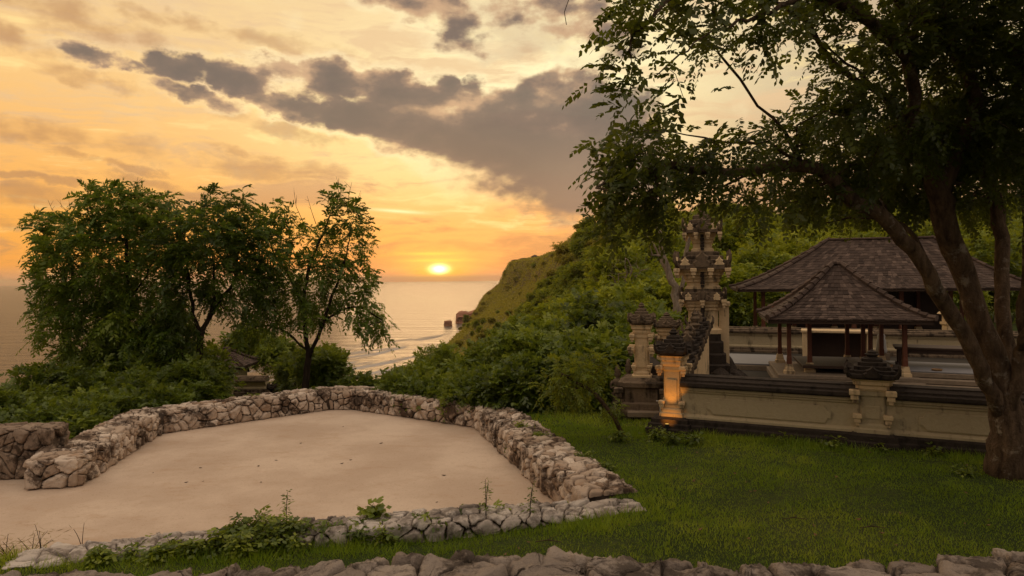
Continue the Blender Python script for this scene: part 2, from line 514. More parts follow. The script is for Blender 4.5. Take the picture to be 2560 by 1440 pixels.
floor_poly = [inner[0] + (-.2, .6), inner[1] + (-.3, .3), inner[2] + (0, .4), inner[3] + (.4, .3), inner[4] + (.5, .1), np.array((1.2, 10.5)),
              edge_l + (0, .1), np.array((-9., 7.0)), np.array((-20., 6.0)), np.array((-20., 14.6)), np.array((-11.2, 15.2)), np.array((-10.2, 14.4))]
px_, pz_ = [-49, -45, -36, -19, -10, 3, 14, 20, 27, 40, 90, 500], [-95, -44, -37, -23, -17, -13, -4, 9, 20, 22, 25, 34]
def height(x, y):
    x = np.asarray(x, float); y = np.asarray(y, float)
    ye = np.interp(x, [-60, -30, -14, -6, 0, 4, 9, 16, 30], [15, 19, 25, 29, 31, 40, 52, 60, 400])
    d = np.maximum(y - ye, 0)
    plat = -(np.maximum(d, 0) * .55 + .02 * d * d)
    plat = plat - ss(y, 20, 30) * ss(x, 1, -5) * 2.0
    plat = plat - .30 * ss(y, 11.3, 10.0) * ss(x, 2.0, -1.5) - .6 * ss(x, 0, -4) * ss(y, 11, 14) + .05 * vnoise(x * .6, y * .6) - .10 * ss(x, 4.6, 2.9) * ss(y, 9, 10)
    x_e = x + 27 * ss(y, 560, 790) * ss(x, -60, -20)
    x_e = x_e - 10 * ss(y, 560, 860) * (1 - ss(x, -52, -22))
    pr = np.interp(x_e + 5 * vnoise(x * .03, y * .02, 3) + 2.5 * vnoise(x * .09, y * .06, 5), px_, pz_)
    pr = np.where(pr > 0, pr * (.10 + .90 * ss(y, 40, 260)), pr) + np.maximum(0, 2.2 * vnoise(x * .1, y * .07, 9) * ss(y, 60, 120))
    tip = ss(y, 960, 1060)
    pr = pr - 120 * tip
    w = ss(y, 38, 78)
    hill = pr * w + (-95) * (1 - w)
    right = ss(x, 8, 20)
    z = np.maximum(plat, hill)
    z = np.where(right > 0, z * (1 - right) + np.where(y > 48, np.maximum(hill * w + (1 - w) * .0, 0), np.maximum(plat, 0)) * right, z)
    z = np.where((x < 30) & (y < 4.4), 1.15, z)
    return np.maximum(z, -95)
def axis(*segs):
    out = []
    for a, b_, st in segs:
        out += list(np.arange(a, b_, st))
    return np.array(out + [segs[-1][1]])
gx = axis((-420, -60, 20), (-60, -18, 3), (-18, 16, .25), (16, 60, 1.5), (60, 120, 6), (120, 620, 40))
gy = axis((-40, 3, 5), (3, 30, .25), (30, 60, 1.), (60, 140, 3), (140, 440, 8), (440, 1100, 16))
X, Y = np.meshgrid(gx, gy)
Z = height(X, Y)
Z = np.where(in_poly(X, Y, floor_poly), -.85, Z)
V = np.stack([X.ravel(), Y.ravel(), Z.ravel()], 1)
nx, ny = len(gx), len(gy)
ii = (np.arange(ny - 1)[:, None] * nx + np.arange(nx - 1)[None, :]).ravel()
quad = np.stack([ii, ii + 1, ii + nx + 1, ii + nx], 1)
m, b = new_mat('ground')
p = b.pos(); nx_ = b.noise(p, .35, 6, .65); nf = b.noise(p, 14, 5, .65)
gcol = b.mix(b.sstep(b.m('ADD', b.m('MULTIPLY', nx_, .6), b.m('MULTIPLY', nf, .4)), .42, .62), (.028, .042, .010, 1), (.060, .070, .020, 1))
far = b.mix(b.noise(p, .07, 8, .7), (.060, .075, .018, 1), (.16, .105, .045, 1))
px0, py0, pz0 = b.xyz(p)
gcol = b.mix(b.sstep(py0, 50, 90), gcol, far)
nz = b.xyz(b.n('ShaderNodeNewGeometry').outputs['True Normal'])[2]
gcol = b.mix(b.m('MULTIPLY', b.sstep(nz, .45, .25), b.sstep(py0, 200, 300)), gcol, b.mix(b.noise(p, .2, 6, .7), (.30, .17, .10, 1), (.14, .085, .05, 1)))
M['ground'] = pbr(m, b, gcol, .95, b.bump(nf, .6, .04), .08)
me = raw_mesh('ground', V, quad.ravel(), np.arange(0, quad.size, 4), [M['ground']], True)
tag(link('ground', me), kind='structure')

# sea
m, b = new_mat('sea')
p = b.pos()
swell = b.noise(b.mapping(p, rot=(0, 0, R(-12)), sc=(.006, .028, 1)), 1., 3, .5)
chop = b.noise(b.mapping(p, rot=(0, 0, R(-12)), sc=(.035, .13, 1)), 1., 6, .68)
sx, sy, sz = b.xyz(p)
line = b.m('ADD', b.m('MULTIPLY', b.m('ADD', sx, 151), .937), b.m('MULTIPLY', b.m('SUBTRACT', sy, 680), -.348))
along = b.m('ADD', b.m('MULTIPLY', b.m('ADD', sx, 151), .348), b.m('MULTIPLY', b.m('SUBTRACT', sy, 680), .937))
fo = b.noise(b.comb(b.m('MULTIPLY', line, .045), b.m('MULTIPLY', along, .007), 0), 1., 7, .62)
band = b.m('MULTIPLY', b.sstep(line, -120., -10.), b.m('MULTIPLY', b.sstep(along, -420., -150.), b.sstep(along, 480., 160.)))
foam = b.m('MULTIPLY', b.sstep(fo, .52, .60), band)
wc = b.mix(b.m('MULTIPLY', foam, .6), (.080, .052, .040, 1), (.75, .72, .68, 1))
bn = b.bump(b.m('ADD', b.m('MULTIPLY', swell, 2.2), b.m('MULTIPLY', chop, .9)), .95, 6.)
pp = b.n('ShaderNodeBsdfPrincipled')
b.put(pp, 'Base Color', wc); b.put(pp, 'Roughness', b.mix(foam, (.30, .30, .30, 1), (.8, .8, .8, 1))); b.put(pp, 'IOR', 1.33); b.put(pp, 'Normal', bn)
M['sea'] = finish(m, b, pp.outputs[0])
S_ = 20000
me = raw_mesh('sea', [(-30000, -600, SEA), (30000, -600, SEA), (30000, S_, SEA), (-30000, S_, SEA)], [0, 1, 2, 3], [0], [M['sea']])
tag(link('sea', me), kind='structure')

# terrace floor
m, b = new_mat('terrace_floor')
p = b.pos()
a1 = b.noise(p, .45, 6, .6); a2 = b.noise(b.mapping(p, sc=(1.5, 2.6, 1)), 1., 8, .72); a3 = b.noise(p, 26, 5, .7); a4 = b.noise(p, 130, 3, .7)
c = b.mix(b.sstep(a1, .35, .66), (.51, .385, .285, 1), (.64, .505, .385, 1))
c = b.mix(b.sstep(a2, .50, .70, 0., .45), c, (.44, .29, .18, 1))
c = b.mix(b.sstep(a3, .54, .70, 0., .5), c, (.33, .215, .13, 1))
c = b.mix(b.sstep(a4, .60, .72, 0., .35), c, (.74, .62, .50, 1))
M['terrace_floor'] = pbr(m, b, c, .85, b.bump(b.m('ADD', a3, b.m('MULTIPLY', a4, .5)), .5, .012), .15)
FV = [(*q, ZF) for q in floor_poly]
n_ = len(FV)
mb = MB()
mb.add([(q[0], q[1], ZF) for q in FV] + [(q[0], q[1], ZF - .2) for q in FV],
       [tuple(range(n_ - 1, -1, -1))] + [(i, (i + 1) % n_, (i + 1) % n_ + n_, i + n_) for i in range(n_)])
o = mb.build('terrace_floor', M['terrace_floor'])
o.data.polygons[0].flip() if hasattr(o.data.polygons[0], 'flip') and o.data.polygons[0].normal.z < 0 else None
tag(o, kind='structure')

# ------------------------------------------------------------------ rubble walls
def voronoi_cells(pts, lo, hi, k=26):
    out = []
    for i, p in enumerate(pts):
        d = np.linalg.norm(pts - p, axis=1)
        nb = np.argsort(d)[1:k]
        poly = [(lo[0], lo[1]), (hi[0], lo[1]), (hi[0], hi[1]), (lo[0], hi[1])]
        for j in nb:
            q = pts[j]
            mx, my = (p + q) / 2; nx, ny = q - p
            new = []
            for a in range(len(poly)):
                A, B = poly[a], poly[(a + 1) % len(poly)]
                da = (A[0] - mx) * nx + (A[1] - my) * ny; db = (B[0] - mx) * nx + (B[1] - my) * ny
                if da <= 0: new.append(A)
                if (da < 0) != (db < 0) and da != db:
                    t = da / (da - db)
                    new.append((A[0] + t * (B[0] - A[0]), A[1] + t * (B[1] - A[1])))
            poly = new
            if len(poly) < 3: break
        if len(poly) >= 3:
            out.append((p, np.array(poly)))
    return out
def scatter(lo, hi, s, jit=.42):
    pts = []
    rows = max(1, int(round((hi[1] - lo[1]) / s)))
    for r in range(rows):
        step = s * random.uniform(.95, 1.25)
        u = lo[0] + random.uniform(0, step)
        while u < hi[0]:
            pts.append((u + random.uniform(-jit, jit) * s, lo[1] + (r + .5 + random.uniform(-jit, jit)) * (hi[1] - lo[1]) / rows))
            u += step * random.uniform(.6, 1.5)
    pts = [p for p in pts if random.random() > .12]
    for _ in range(int(len(pts) * .22)):
        pts.append((random.uniform(lo[0], hi[0]), random.uniform(lo[1], hi[1])))
    return np.array(pts)
def chaikin(poly, n=2):
    for _ in range(n):
        q = np.roll(poly, -1, 0)
        poly = np.stack([poly * .75 + q * .25, poly * .25 + q * .75], 1).reshape(-1, 2)
    return poly
def stones(mb, cells, mapf, relief=.05, gap=.012, rough=.012, fine=False):
    if fine: gap = .014
    for p, poly in cells:
        c = poly.mean(0)
        size = np.sqrt(abs(np.sum(poly[:, 0] * np.roll(poly[:, 1], -1) - poly[:, 1] * np.roll(poly[:, 0], -1)) / 2))
        if size < .03: continue
        q = np.roll(poly, -1, 0)
        poly = np.concatenate([np.stack([poly, poly * .5 + q * .5], 1).reshape(-1, 2)])
        poly = chaikin(poly, 2)
        poly = poly + rng.normal(0, .022 * size, poly.shape)
        d = poly - c
        poly = c + d * (1 - gap / (np.linalg.norm(d, axis=1)[:, None] + 1e-6))
        n = len(poly)
        mb.tint = random.random()
        tilt = np.array((random.uniform(-1, 1), random.uniform(-1, 1))) * .26
        h0 = random.uniform(-.6, .7) * relief * (.55 if fine else 1)
        rings = []
        for (k, h) in (((1.02, -.08), (1.0, -.02), (.96, .4 * relief), (.89, .75 * relief), (.78, .95 * relief), (.64, 1.02 * relief), (.48, 1.05 * relief), (.3, 1.06 * relief), (.14, 1.06 * relief)) if fine else
                       ((1.02, -.055), (1.0, -.010), (.955, .5 * relief), (.86, .88 * relief), (.66, 1.0 * relief), (.36, 1.03 * relief))):
            ring = []
            for q in poly:
                uv = c + (q - c) * k
                hh = h
                if k < 1.01:
                    dd = uv - c
                    hh = h + (h0 + dd @ tilt) * (1.15 - k if k > .9 else 1) + rough * (2.6 * float(vnoise(uv[0] * 8 + p[0] * 3, uv[1] * 8 + p[1] * 5)) + 1.9 * float(vnoise(uv[0] * 19 + p[0], uv[1] * 19, 4)) + 1.1 * float(vnoise(uv[0] * 43, uv[1] * 43 + p[0], 6)) + random.uniform(-.35, .35))
                ring.append(mapf(uv[0], uv[1], hh))
            rings.append(ring)
        o = len(mb.v)
        V = [q for r in rings for q in r] + [mapf(c[0], c[1], h0 + 1.1 * relief)]
        Fs = []
        for i in range(len(rings) - 1):
            for j in range(n):
                Fs.append((i * n + j, i * n + (j + 1) % n, (i + 1) * n + (j + 1) % n, (i + 1) * n + j))
        L = (len(rings) - 1) * n
        Fs += [(L + j, L + (j + 1) % n, L + n) for j in range(n)]
        mb.add(V, Fs)
def wall_frame(path):
    path = [np.array(q[:2], float) for q in path]
    seg = [np.linalg.norm(path[i + 1] - path[i]) for i in range(len(path) - 1)]
    cum = np.concatenate([[0], np.cumsum(seg)])
    dirs = [(path[i + 1] - path[i]) / seg[i] for i in range(len(seg))]
    nrm = [np.array((-d[1], d[0])) for d in dirs]
    mit = []
    for i in range(len(path)):
        if i == 0: mit.append(nrm[0])
        elif i == len(path) - 1: mit.append(nrm[-1])
        else:
            v = nrm[i - 1] + nrm[i]; v /= np.linalg.norm(v)
            mit.append(v / max(.55, v @ nrm[i]))
    def at(u):
        i = int(np.clip(np.searchsorted(cum, u) - 1, 0, len(seg) - 1))
        t = (u - cum[i]) / seg[i]
        return path[i] + dirs[i] * (u - cum[i]), mit[i] * (1 - np.clip(t, 0, 1)) + mit[i + 1] * np.clip(t, 0, 1), dirs[i]
    return at, cum[-1]
def rubble_wall(name, path, thick, zin, ztop, zout, mat, s=.27, relief=.05, caps=(True, True), zfun=None, fine=False, rough=.012):
    """path runs along the inner face; the wall lies to its left"""
    at, L = wall_frame(path)
    mb = MB()
    hin, hout = ztop - zin, ztop - zout
    W = hin + thick + hout
    zt = (lambda u: ztop) if zfun is None else zfun
    def mapf(u, v, h):
        q, n, d = at(u)
        e = .07
        z0 = zt(u) - ztop
        if v < hin: off, z = 0., zin + v
        elif v < hin + thick:
            off, z = v - hin, ztop
            h = h * .65
        else: off, z = thick, ztop - (v - hin - thick)
        # smooth normal across the two upper edges
        a1 = .5 + .5 * np.clip((v - hin) / e, -1, 1); a2 = .5 + .5 * np.clip((v - hin - thick) / e, -1, 1)
        no = -(1 - a1) + a2
        nz = a1 * (1 - a2)
        ln = math.hypot(no, nz) + 1e-9
        rnd = -.035 * (math.exp(-((v - hin) / .06) ** 2) + math.exp(-((v - hin - thick) / .06) ** 2))
        h = h + rnd
        xy = q + n * (off + h * no / ln)
        return (xy[0], xy[1], z + h * nz / ln + z0 * (z - zin) / max(hin, .1))
    pts = scatter((0, 0), (L, W), s)
    stones(mb, voronoi_cells(pts, (0, 0), (L, W)), mapf, relief, rough=rough, fine=fine)
    for end, on in zip((0, L), caps):
        if not on: continue
        q, n, d = at(end)
        sg = -1 if end == 0 else 1
        z1 = zt(end)
        def cap(u, v, h, q=q, n=n, d=d, sg=sg):
            k = u if sg < 0 else thick - u
            xy = q + n * k + d * sg * h
            return (xy[0], xy[1], zin + v * (z1 - zin) / hin)
        stones(mb, voronoi_cells(scatter((0, 0), (thick, hin), s), (0, 0), (thick, hin)), cap, relief)
    # mortar core
    mb.cur = 1
    rings = []
    us = sorted(set([.05, L - .05] + list(np.linspace(.05, L - .05, int(L / .4) + 2))))
    for u in us:
        q, n, d = at(u)
        zz = zt(u) - .045
        rings.append([(*(q + n * .03), zin - .1), (*(q + n * (thick - .03)), min(zin, zout) - .1), (*(q + n * (thick - .03)), zz), (*(q + n * .03), zz)])
    mb.loft(rings)
    return mb.build(name, [mat, M['mortar']], smooth=True)
TH = .92
tw_path = [inner[0], inner[1], inner[2] + (-.35, -.02), inner[2] + (.4, -.02), inner[3] + (-.2, .05), inner[3] + (.12, -.2), inner[4]]
o = rubble_wall('rubble_wall', tw_path, TH, ZF, -.04, -.8, M['terrace_stone'], .225, .055, (True, False))
tag(o, 'long low pale rubble wall wrapping the far side of the tan terrace', 'stone wall')
ew_path = [edge_l, np.array((-5.55, 9.70)), np.array((-4.0, 10.07)), np.array((-2.28, 10.3)), np.array((-.6, 10.5)), inner[4] + (.1, -.12), np.array((1.85, 10.75))]
o = rubble_wall('rubble_wall', ew_path[::-1], .62, ZF, -.07, -.42, M['edge_stone'], .25, .05, (True, True),
                zfun=lambda u: -.08 - .17 * float(ss(u, 1.5, 8)))
tag(o, 'half buried grey rubble edging between the near lawn and the tan terrace floor', 'stone wall')
a_, b2 = G(128, 1196, ZF), G(-420, 1212, ZF)
o = rubble_wall('rubble_wall', [b2[:2], a_[:2]], .6, ZF, .42, -.9, M['tall_stone'], .27, .04, (False, True))
tag(o, 'taller dark brown rubble wall stub at the left edge beside the path', 'stone wall')
near_path = [np.array((6.2, 4.45)), np.array((2.5, 4.42)), np.array((-1.0, 4.45)), np.array((-6.2, 4.3))]
o = rubble_wall('rubble_wall', [np.array((-6.2, 4.32)), np.array((-1.0, 4.42)), np.array((2.5, 4.40)), np.array((6.2, 4.42))], .62, .8, 1.31, -.5, M['near_stone'], .33, .042, (False, False), fine=True, rough=.019,
                zfun=lambda u: 1.31 + .05 * math.sin(u * 1.3) - .03 * float(ss(u, 4.5, 1.)) + .02 * float(ss(u, 8, 10)))
tag(o, 'nearest wall of big rough grey brown boulders along the bottom edge', 'stone wall')

# headland and sea rocks far out
def rock_mesh(name, prof, mat, seed, depth):
    """prof: ridge points (x, y, ztop); a rock body under a noisy ridge"""
    mb = MB()
    rings = []
    pts = np.array(prof, float)
    t = np.linspace(0, len(pts) - 1, 40)
    for k in t:
        i = min(int(k), len(pts) - 2); q = pts[i] + (pts[i + 1] - pts[i]) * (k - i)
        ring = []
        for j in range(18):
            a = math.pi * j / 17
            r = depth * math.cos(a)
            z = SEA - 3 + (q[2] - SEA + 3) * (math.sin(a) ** .45)
            nz = vnoise(k * 1.3 + j * .7, j * .9 + seed, seed) * .5 + vnoise(k * 3 + j * 2, j * 2.1 + seed, seed) * .25
            ring.append((q[0] + nz * 14 * depth / 40, q[1] - r * (1 + nz * .6), z + nz * 10 * depth / 40 * math.sin(a)))
        rings.append(ring)
    mb.loft(rings, True, False)
    return mb.build(name, mat, smooth=False)
M['far_rock'] = simple('far_rock', (.30, .135, .08), .9, .08, .4, 1.)
def sea_pt(px, py):
    return G(px, py, SEA)
Yh = 1290
q0 = sea_pt(1146, 806)
o = rock_mesh('headland', [(q0[0] - 3, Yh - 40, SEA + 1), (q0[0], Yh - 40, P(1150, 776, Yh)[2]), (P(1172, 780, Yh)[0], Yh - 38, P(1172, 778, Yh)[2]),
                           (P(1190, 774, Yh)[0], Yh - 30, P(1190, 772, Yh)[2]), (P(1212, 758, Yh)[0], Yh - 10, P(1212, 757, Yh)[2]),
                           (P(1224, 738, Yh)[0], Yh, P(1224, 728, Yh)[2]), (P(1245, 712, Yh)[0], Yh, P(1245, 709, Yh)[2]), (P(1290, 690, Yh)[0], Yh, P(1290, 700, Yh)[2])], M['far_rock'], 3, 34)
tag(o, kind='structure')
mb = MB()
c = sea_pt(1120, 815)
rings = []
for (k, z) in ((1.2, -3), (1.02, 0), (.92, 2.2), (.98, 5.4), (.86, 7.2), (.6, 8.0)):
    rings.append([(c[0] + 6.9 * k * (1 + .35 * vnoise(j * .8 + z, z, 2)) * math.cos(j / 12 * 6.2832), c[1] + 6 * k * math.sin(j / 12 * 6.2832), SEA + z * 1.15 + .8 * float(vnoise(j, z, 4))) for j in range(12)])
mb.loft(rings)
tag(mb.build('sea_rock', M['far_rock']), 'small flat topped brown rock islet standing alone in the sea', 'rock')
# ------------------------------------------------------------------ foliage
def nrmz(v):
    return v / (np.linalg.norm(v, axis=-1, keepdims=True) + 1e-9)
def fronds(O, D, L, pairs, ll, lw, droop=.3, tint=None, spread=.9):
    """pinnate leaves: O origins, D directions, L lengths -> quads (4n,3), tint"""
    n = len(O)
    D = nrmz(D)
    up = np.array((0, 0, 1.)) + rng.normal(0, .35, (n, 3))
    S = nrmz(np.cross(D, up))
    U = np.cross(S, D)
    if tint is None: tint = rng.random(n)
    Vs, Ts = [], []
    for j in range(pairs + 1):
        t = .18 + .82 * (j / max(pairs, 1))
        C = O + D * (L * t)[:, None] - np.array((0, 0, 1.)) * (droop * L * t * t)[:, None]
        Dl = nrmz(D - np.array((0, 0, 1.)) * (2 * droop * t))
        sides = (0,) if j == pairs else (-1, 1)
        for s in sides:
            A = nrmz(S * (s * spread) + Dl * (.75 if s else 1) - U * .25 + rng.normal(0, .22, (n, 3)))
            Wd = nrmz(np.cross(A, U) + rng.normal(0, .25, (n, 3)))
            l = (ll * L / L.mean() * rng.uniform(.75, 1.2, n) * (1.15 - .35 * abs(t - .55)))[:, None]
            w = lw / ll * l * .5
            q = np.stack([C, C + A * l * .48 + Wd * w, C + A * l, C + A * l * .48 - Wd * w], 1)
            Vs.append(q.reshape(-1, 3)); Ts.append(np.repeat(np.clip(tint + rng.normal(0, .12, n), 0, 1), 4))
    return np.concatenate(Vs), np.concatenate(Ts)
def rosettes(C, nf, L, pairs, ll, lw, droop, outdir=None, out_w=.6, up_w=.25, scat=.12, tint=None):
    """nf fronds radiating round each clump centre"""
    n = len(C)
    D = rng.normal(0, 1, (n, nf, 3)); D = nrmz(D)
    if outdir is not None:
        D = D + outdir[:, None, :] * out_w
    D[..., 2] += up_w
    O = C[:, None, :] + rng.normal(0, scat, (n, nf, 3))
    ct = rng.normal(.42, .2, n) if tint is None else tint
    T = np.clip(ct[:, None] + rng.normal(0, .12, (n, nf)), 0, 1)
    Ls = L * rng.uniform(.65, 1.25, (n, nf)) * rng.uniform(.75, 1.25, (n, 1))
    return fronds(O.reshape(-1, 3), D.reshape(-1, 3), Ls.ravel(), pairs, ll, lw, droop, T.ravel())
def ell_clumps(ells, n, mind, shell=.55):
    """points in a union of ellipsoids (centre, radii), thinned to a minimum spacing"""
    vol = np.array([e[1][0] * e[1][1] * e[1][2] for e in ells]) ** .75
    pick = rng.choice(len(ells), n * 9, p=vol / vol.sum())
    d = nrmz(rng.normal(0, 1, (n * 9, 3)))
    r = shell + (1 - shell) * rng.random(n * 9)
    r = np.where(rng.random(n * 9) < .3, rng.random(n * 9) ** .5, r)
    C = np.array([e[0] for e in ells])[pick]; Rr = np.array([e[1] for e in ells])[pick]
    pts = C + d * r[:, None] * Rr
    keep = []
    K = np.empty((0, 3))
    for p in pts:
        if len(K) == 0 or ((K - p) ** 2).sum(1).min() > mind * mind:
            keep.append(p); K = np.array(keep)
            if len(keep) >= n: break
    return K
def spline(pts, step):
    pts = np.array(pts, float)
    if len(pts) == 2:
        n = max(2, int(np.linalg.norm(pts[1] - pts[0]) / step) + 1)
        return pts[0] + (pts[1] - pts[0]) * np.linspace(0, 1, n)[:, None]
    Q = np.vstack([2 * pts[0] - pts[1], pts, 2 * pts[-1] - pts[-2]])
    out = [pts[0]]
    for i in range(1, len(Q) - 2):
        n = max(2, int(np.linalg.norm(Q[i + 1] - Q[i]) / step) + 1)
        for t in np.linspace(0, 1, n)[1:]:
            out.append(.5 * (2 * Q[i] + (Q[i + 1] - Q[i - 1]) * t + (2 * Q[i - 1] - 5 * Q[i] + 4 * Q[i + 1] - Q[i + 2]) * t * t + (3 * Q[i] - Q[i - 1] - 3 * Q[i + 1] + Q[i + 2]) * t ** 3))
    return np.array(out)
def skeleton(limbs, clumps, base_r, step=.28, wob=.03, expo=.46, tip=.006, flare=1.5):
    """limbs: polylines, the first from the root; clumps are tied in by the nearest branch. Returns a mesh builder of the wood"""
    pos, par = [], []
    buf = np.zeros((40000, 3))
    def add_path(path, start):
        last = start
        for p in path:
            buf[len(pos)] = p
            pos.append(np.array(p)); par.append(last); last = len(pos) - 1
        return last
    for i, l in enumerate(limbs):
        s = spline(l, step)
        s[1:-1] += rng.normal(0, wob, (len(s) - 2, 3))
        if i == 0:
            add_path(s, -1)
        else:
            d = ((np.array(pos) - s[0]) ** 2).sum(1)
            add_path(s[1:] if d.min() < .3 else s, int(d.argmin()))
    if len(clumps):
        base = np.array(pos)
        dist = np.array([((base - c) ** 2).sum(1).min() for c in clumps])
        for ci in np.argsort(dist):
            c = clumps[ci]
            A = buf[:len(pos)]
            v = c - A
            d = np.linalg.norm(v, axis=1) + .35 * np.maximum(0, -v[:, 2])
            d[:3] += 5
            i = int(d.argmin())
            p0 = A[i]; g = par[i]
            dirn = p0 - A[g] if g >= 0 else np.array((0, 0, .1))
            dirn = dirn / (np.linalg.norm(dirn) + 1e-6)
            ln = np.linalg.norm(c - p0)
            n = max(1, int(ln / step))
            ctrl = p0 + dirn * ln * .35 + np.array((0, 0, .10 * ln))
            path = []
            for t in np.linspace(0, 1, n + 1)[1:]:
                q = (1 - t) ** 2 * p0 + 2 * t * (1 - t) * ctrl + t * t * c
                path.append(q + (rng.normal(0, wob, 3) if t < 1 else 0))
            add_path(path, i)
    N = len(pos)
    ch = [[] for _ in range(N)]
    for i, p in enumerate(par):
        if p >= 0: ch[p].append(i)
    cnt = np.zeros(N)
    for i in range(N - 1, -1, -1):
        if not ch[i]: cnt[i] = 1
        if par[i] >= 0: cnt[par[i]] += cnt[i]
    rr = tip * (cnt ** expo)
    k = (base_r - tip) / max(rr[0] - tip, 1e-6)
    rr = tip + (rr - tip) * np.where(rr > tip, k, 1)
    mb = MB()
    starts = [(0, None)]
    done = 0
    while starts:
        i, p = starts.pop()
        chain = [i]; rad = [rr[i]]
        pts = [pos[i]]
        if p is not None:
            pts = [pos[p], pos[i]]; rad = [min(rr[p], rr[i] * 1.05), rr[i]]
        while ch[i]:
            cs = sorted(ch[i], key=lambda q: -cnt[q])
            for o in cs[1:]: starts.append((o, i))
            i = cs[0]
            pts.append(pos[i]); rad.append(rr[i])
        if len(pts) < 2: continue
        rad = np.array(rad)
        if p is None and flare > 1:
            z0 = pts[0][2]
            for q in range(len(pts)):
                rad[q] *= 1 + (flare - 1) * math.exp(-(pts[q][2] - z0) / (base_r * 1.3))
        r0 = rad.max()
        mb.tube(pts, list(rad), 20 if r0 > .2 else 12 if r0 > .08 else 8 if r0 > .05 else 5 if r0 > .018 else 3, .32 if r0 > .15 else .12 if r0 > .05 else 0)
    return mb
def tree(name, label, limbs, clumps, base_r, leaf, bark, group=None, nf=12, L=.42, pairs=6, ll=.10, lw=.045, droop=.35, cat='tree', out_c=None, out_w=.6, up_w=.1, scat=.12, **kw):
    root = np.array(limbs[0][0], float)
    t = thing(name, label, cat, tuple(root), 0, group)
    mb = skeleton([[np.array(p) - root for p in l] for l in limbs], [c - root for c in clumps], base_r, **kw)
    mb.build('trunk', bark, t, smooth=True)
    C = np.array(clumps) - root
    cen = C.mean(0) if out_c is None else np.array(out_c) - root
    od = nrmz(C - cen)
    # leaf tone differs at random from clump to clump
    tint = np.clip(rng.normal(.40, .17, len(C)), 0, 1)
    V, T = rosettes(C, nf, L, pairs, ll, lw, droop, od, out_w, up_w, scat, tint)
    me = quads_mesh('crown', V, [leaf], T)
    link('crown', me, t)
    return t
def E(px, py, Y, rx, ry, rz_m):
    """ellipsoid: centre seen at px,py and Y metres away, radii in photo pixels across and up, metres deep"""
    return (P(px, py, Y), np.array((rx / F * Y, rz_m, ry / F * Y)))

# the three trees behind the terrace
Yt = 25.
ls = [[P(400, 1010, Yt), P(388, 960, Yt), P(360, 905, Yt), P(330, 850, Yt), P(322, 760, Yt), P(318, 640, Yt), P(310, 520, Yt)],
      [P(360, 905, Yt), P(290, 870, Yt - .4), P(210, 830, Yt - .8), P(140, 820, Yt - .6)],
      [P(330, 850, Yt), P(250, 740, Yt + .8), P(170, 640, Yt + .8), P(100, 570, Yt + .6)],
      [P(322, 760, Yt), P(380, 660, Yt - 1), P(400, 540, Yt - 1)],
      [P(388, 960, Yt), P(330, 930, Yt - 1.2), P(260, 900, Yt - 1.6), P(190, 900, Yt - 1.5)]]
cl = ell_clumps([E(270, 640, Yt, 160, 145, 2.4), E(320, 540, Yt, 105, 75, 1.8), E(205, 770, Yt, 95, 110, 2.), E(340, 800, Yt, 110, 130, 1.9), E(130, 575, Yt, 50, 30, .9),
                 E(230, 880, Yt, 80, 40, 1.2), E(280, 485, Yt, 45, 20, .8), E(385, 490, Yt, 22, 24, .6), E(150, 690, Yt, 55, 70, 1.), E(320, 910, Yt, 110, 50, 1.4)], 330, .40)
T1 = tree('broadleaf_tree', 'largest dark green tree behind the terrace, widest and leftmost of the three', ls, cl, .13, M['leaf_left'], M['bark_dark'], None, 16, .50, 7, .135, .052, .45)
Yu = 24.2
ls = [[P(504, 1015, Yu), P(506, 950, Yu), P(502, 880, Yu), P(512, 800, Yu), P(530, 770, Yu), P(535, 700, Yu), P(520, 600, Yu)],
      [P(505, 850, Yu), P(478, 760, Yu), P(470, 660, Yu), P(450, 560, Yu)],
      [P(520, 790, Yu), P(548, 755, Yu + .3), P(585, 700, Yu + .6), P(600, 600, Yu + .6)]]
cl = ell_clumps([E(520, 600, Yu, 120, 95, 1.8), E(480, 700, Yu, 70, 90, 1.3), E(590, 560, Yu, 60, 60, 1.2), E(600, 700, Yu, 70, 90, 1.2), E(520, 500, Yu, 30, 28, .5),
                 E(590, 505, Yu, 26, 26, .5), E(440, 830, Yu, 60, 70, 1.), E(440, 930, Yu, 50, 50, .8), E(640, 640, Yu, 50, 60, .9)], 190, .40)
T2 = tree('broadleaf_tree', 'middle tree behind the terrace, straight dark trunk forking at mid height', ls, cl, .115, M['leaf_left'], M['bark_dark'], None, 14, .48, 7, .13, .052, .45)
Yv = 25.6
ls = [[P(762, 1000, Yv), P(765, 940, Yv), P(768, 880, Yv), P(764, 830, Yv), P(758, 760, Yv), P(770, 680, Yv), P(800, 600, Yv), P(835, 520, Yv)],
      [P(770, 892, Yv), P(795, 845, Yv), P(812, 800, Yv), P(830, 740, Yv - .3), P(860, 660, Yv - .4), P(880, 560, Yv - .3)],
      [P(765, 880, Yv), P(735, 845, Yv), P(700, 820, Yv), P(650, 815, Yv), P(610, 830, Yv)],
      [P(812, 800, Yv), P(860, 770, Yv), P(910, 770, Yv), P(955, 800, Yv)],
      [P(758, 760, Yv), P(720, 690, Yv + .5), P(680, 620, Yv + .5), P(660, 560, Yv + .5)]]
cl = ell_clumps([E(850, 540, Yv, 60, 45, .9), E(890, 590, Yv, 40, 60, .8), E(800, 620, Yv, 80, 60, 1.3), E(860, 700, Yv, 80, 70, 1.2), E(920, 790, Yv, 48, 45, .9), E(750, 770, Yv, 90, 55, 1.3),
                 E(640, 815, Yv, 60, 30, .9), E(690, 560, Yv, 60, 55, 1.), E(730, 690, Yv, 90, 60, 1.3), E(840, 490, Yv, 26, 14, .4), E(940, 830, Yv, 28, 26, .5), E(670, 730, Yv, 40, 30, .8)], 170, .42)
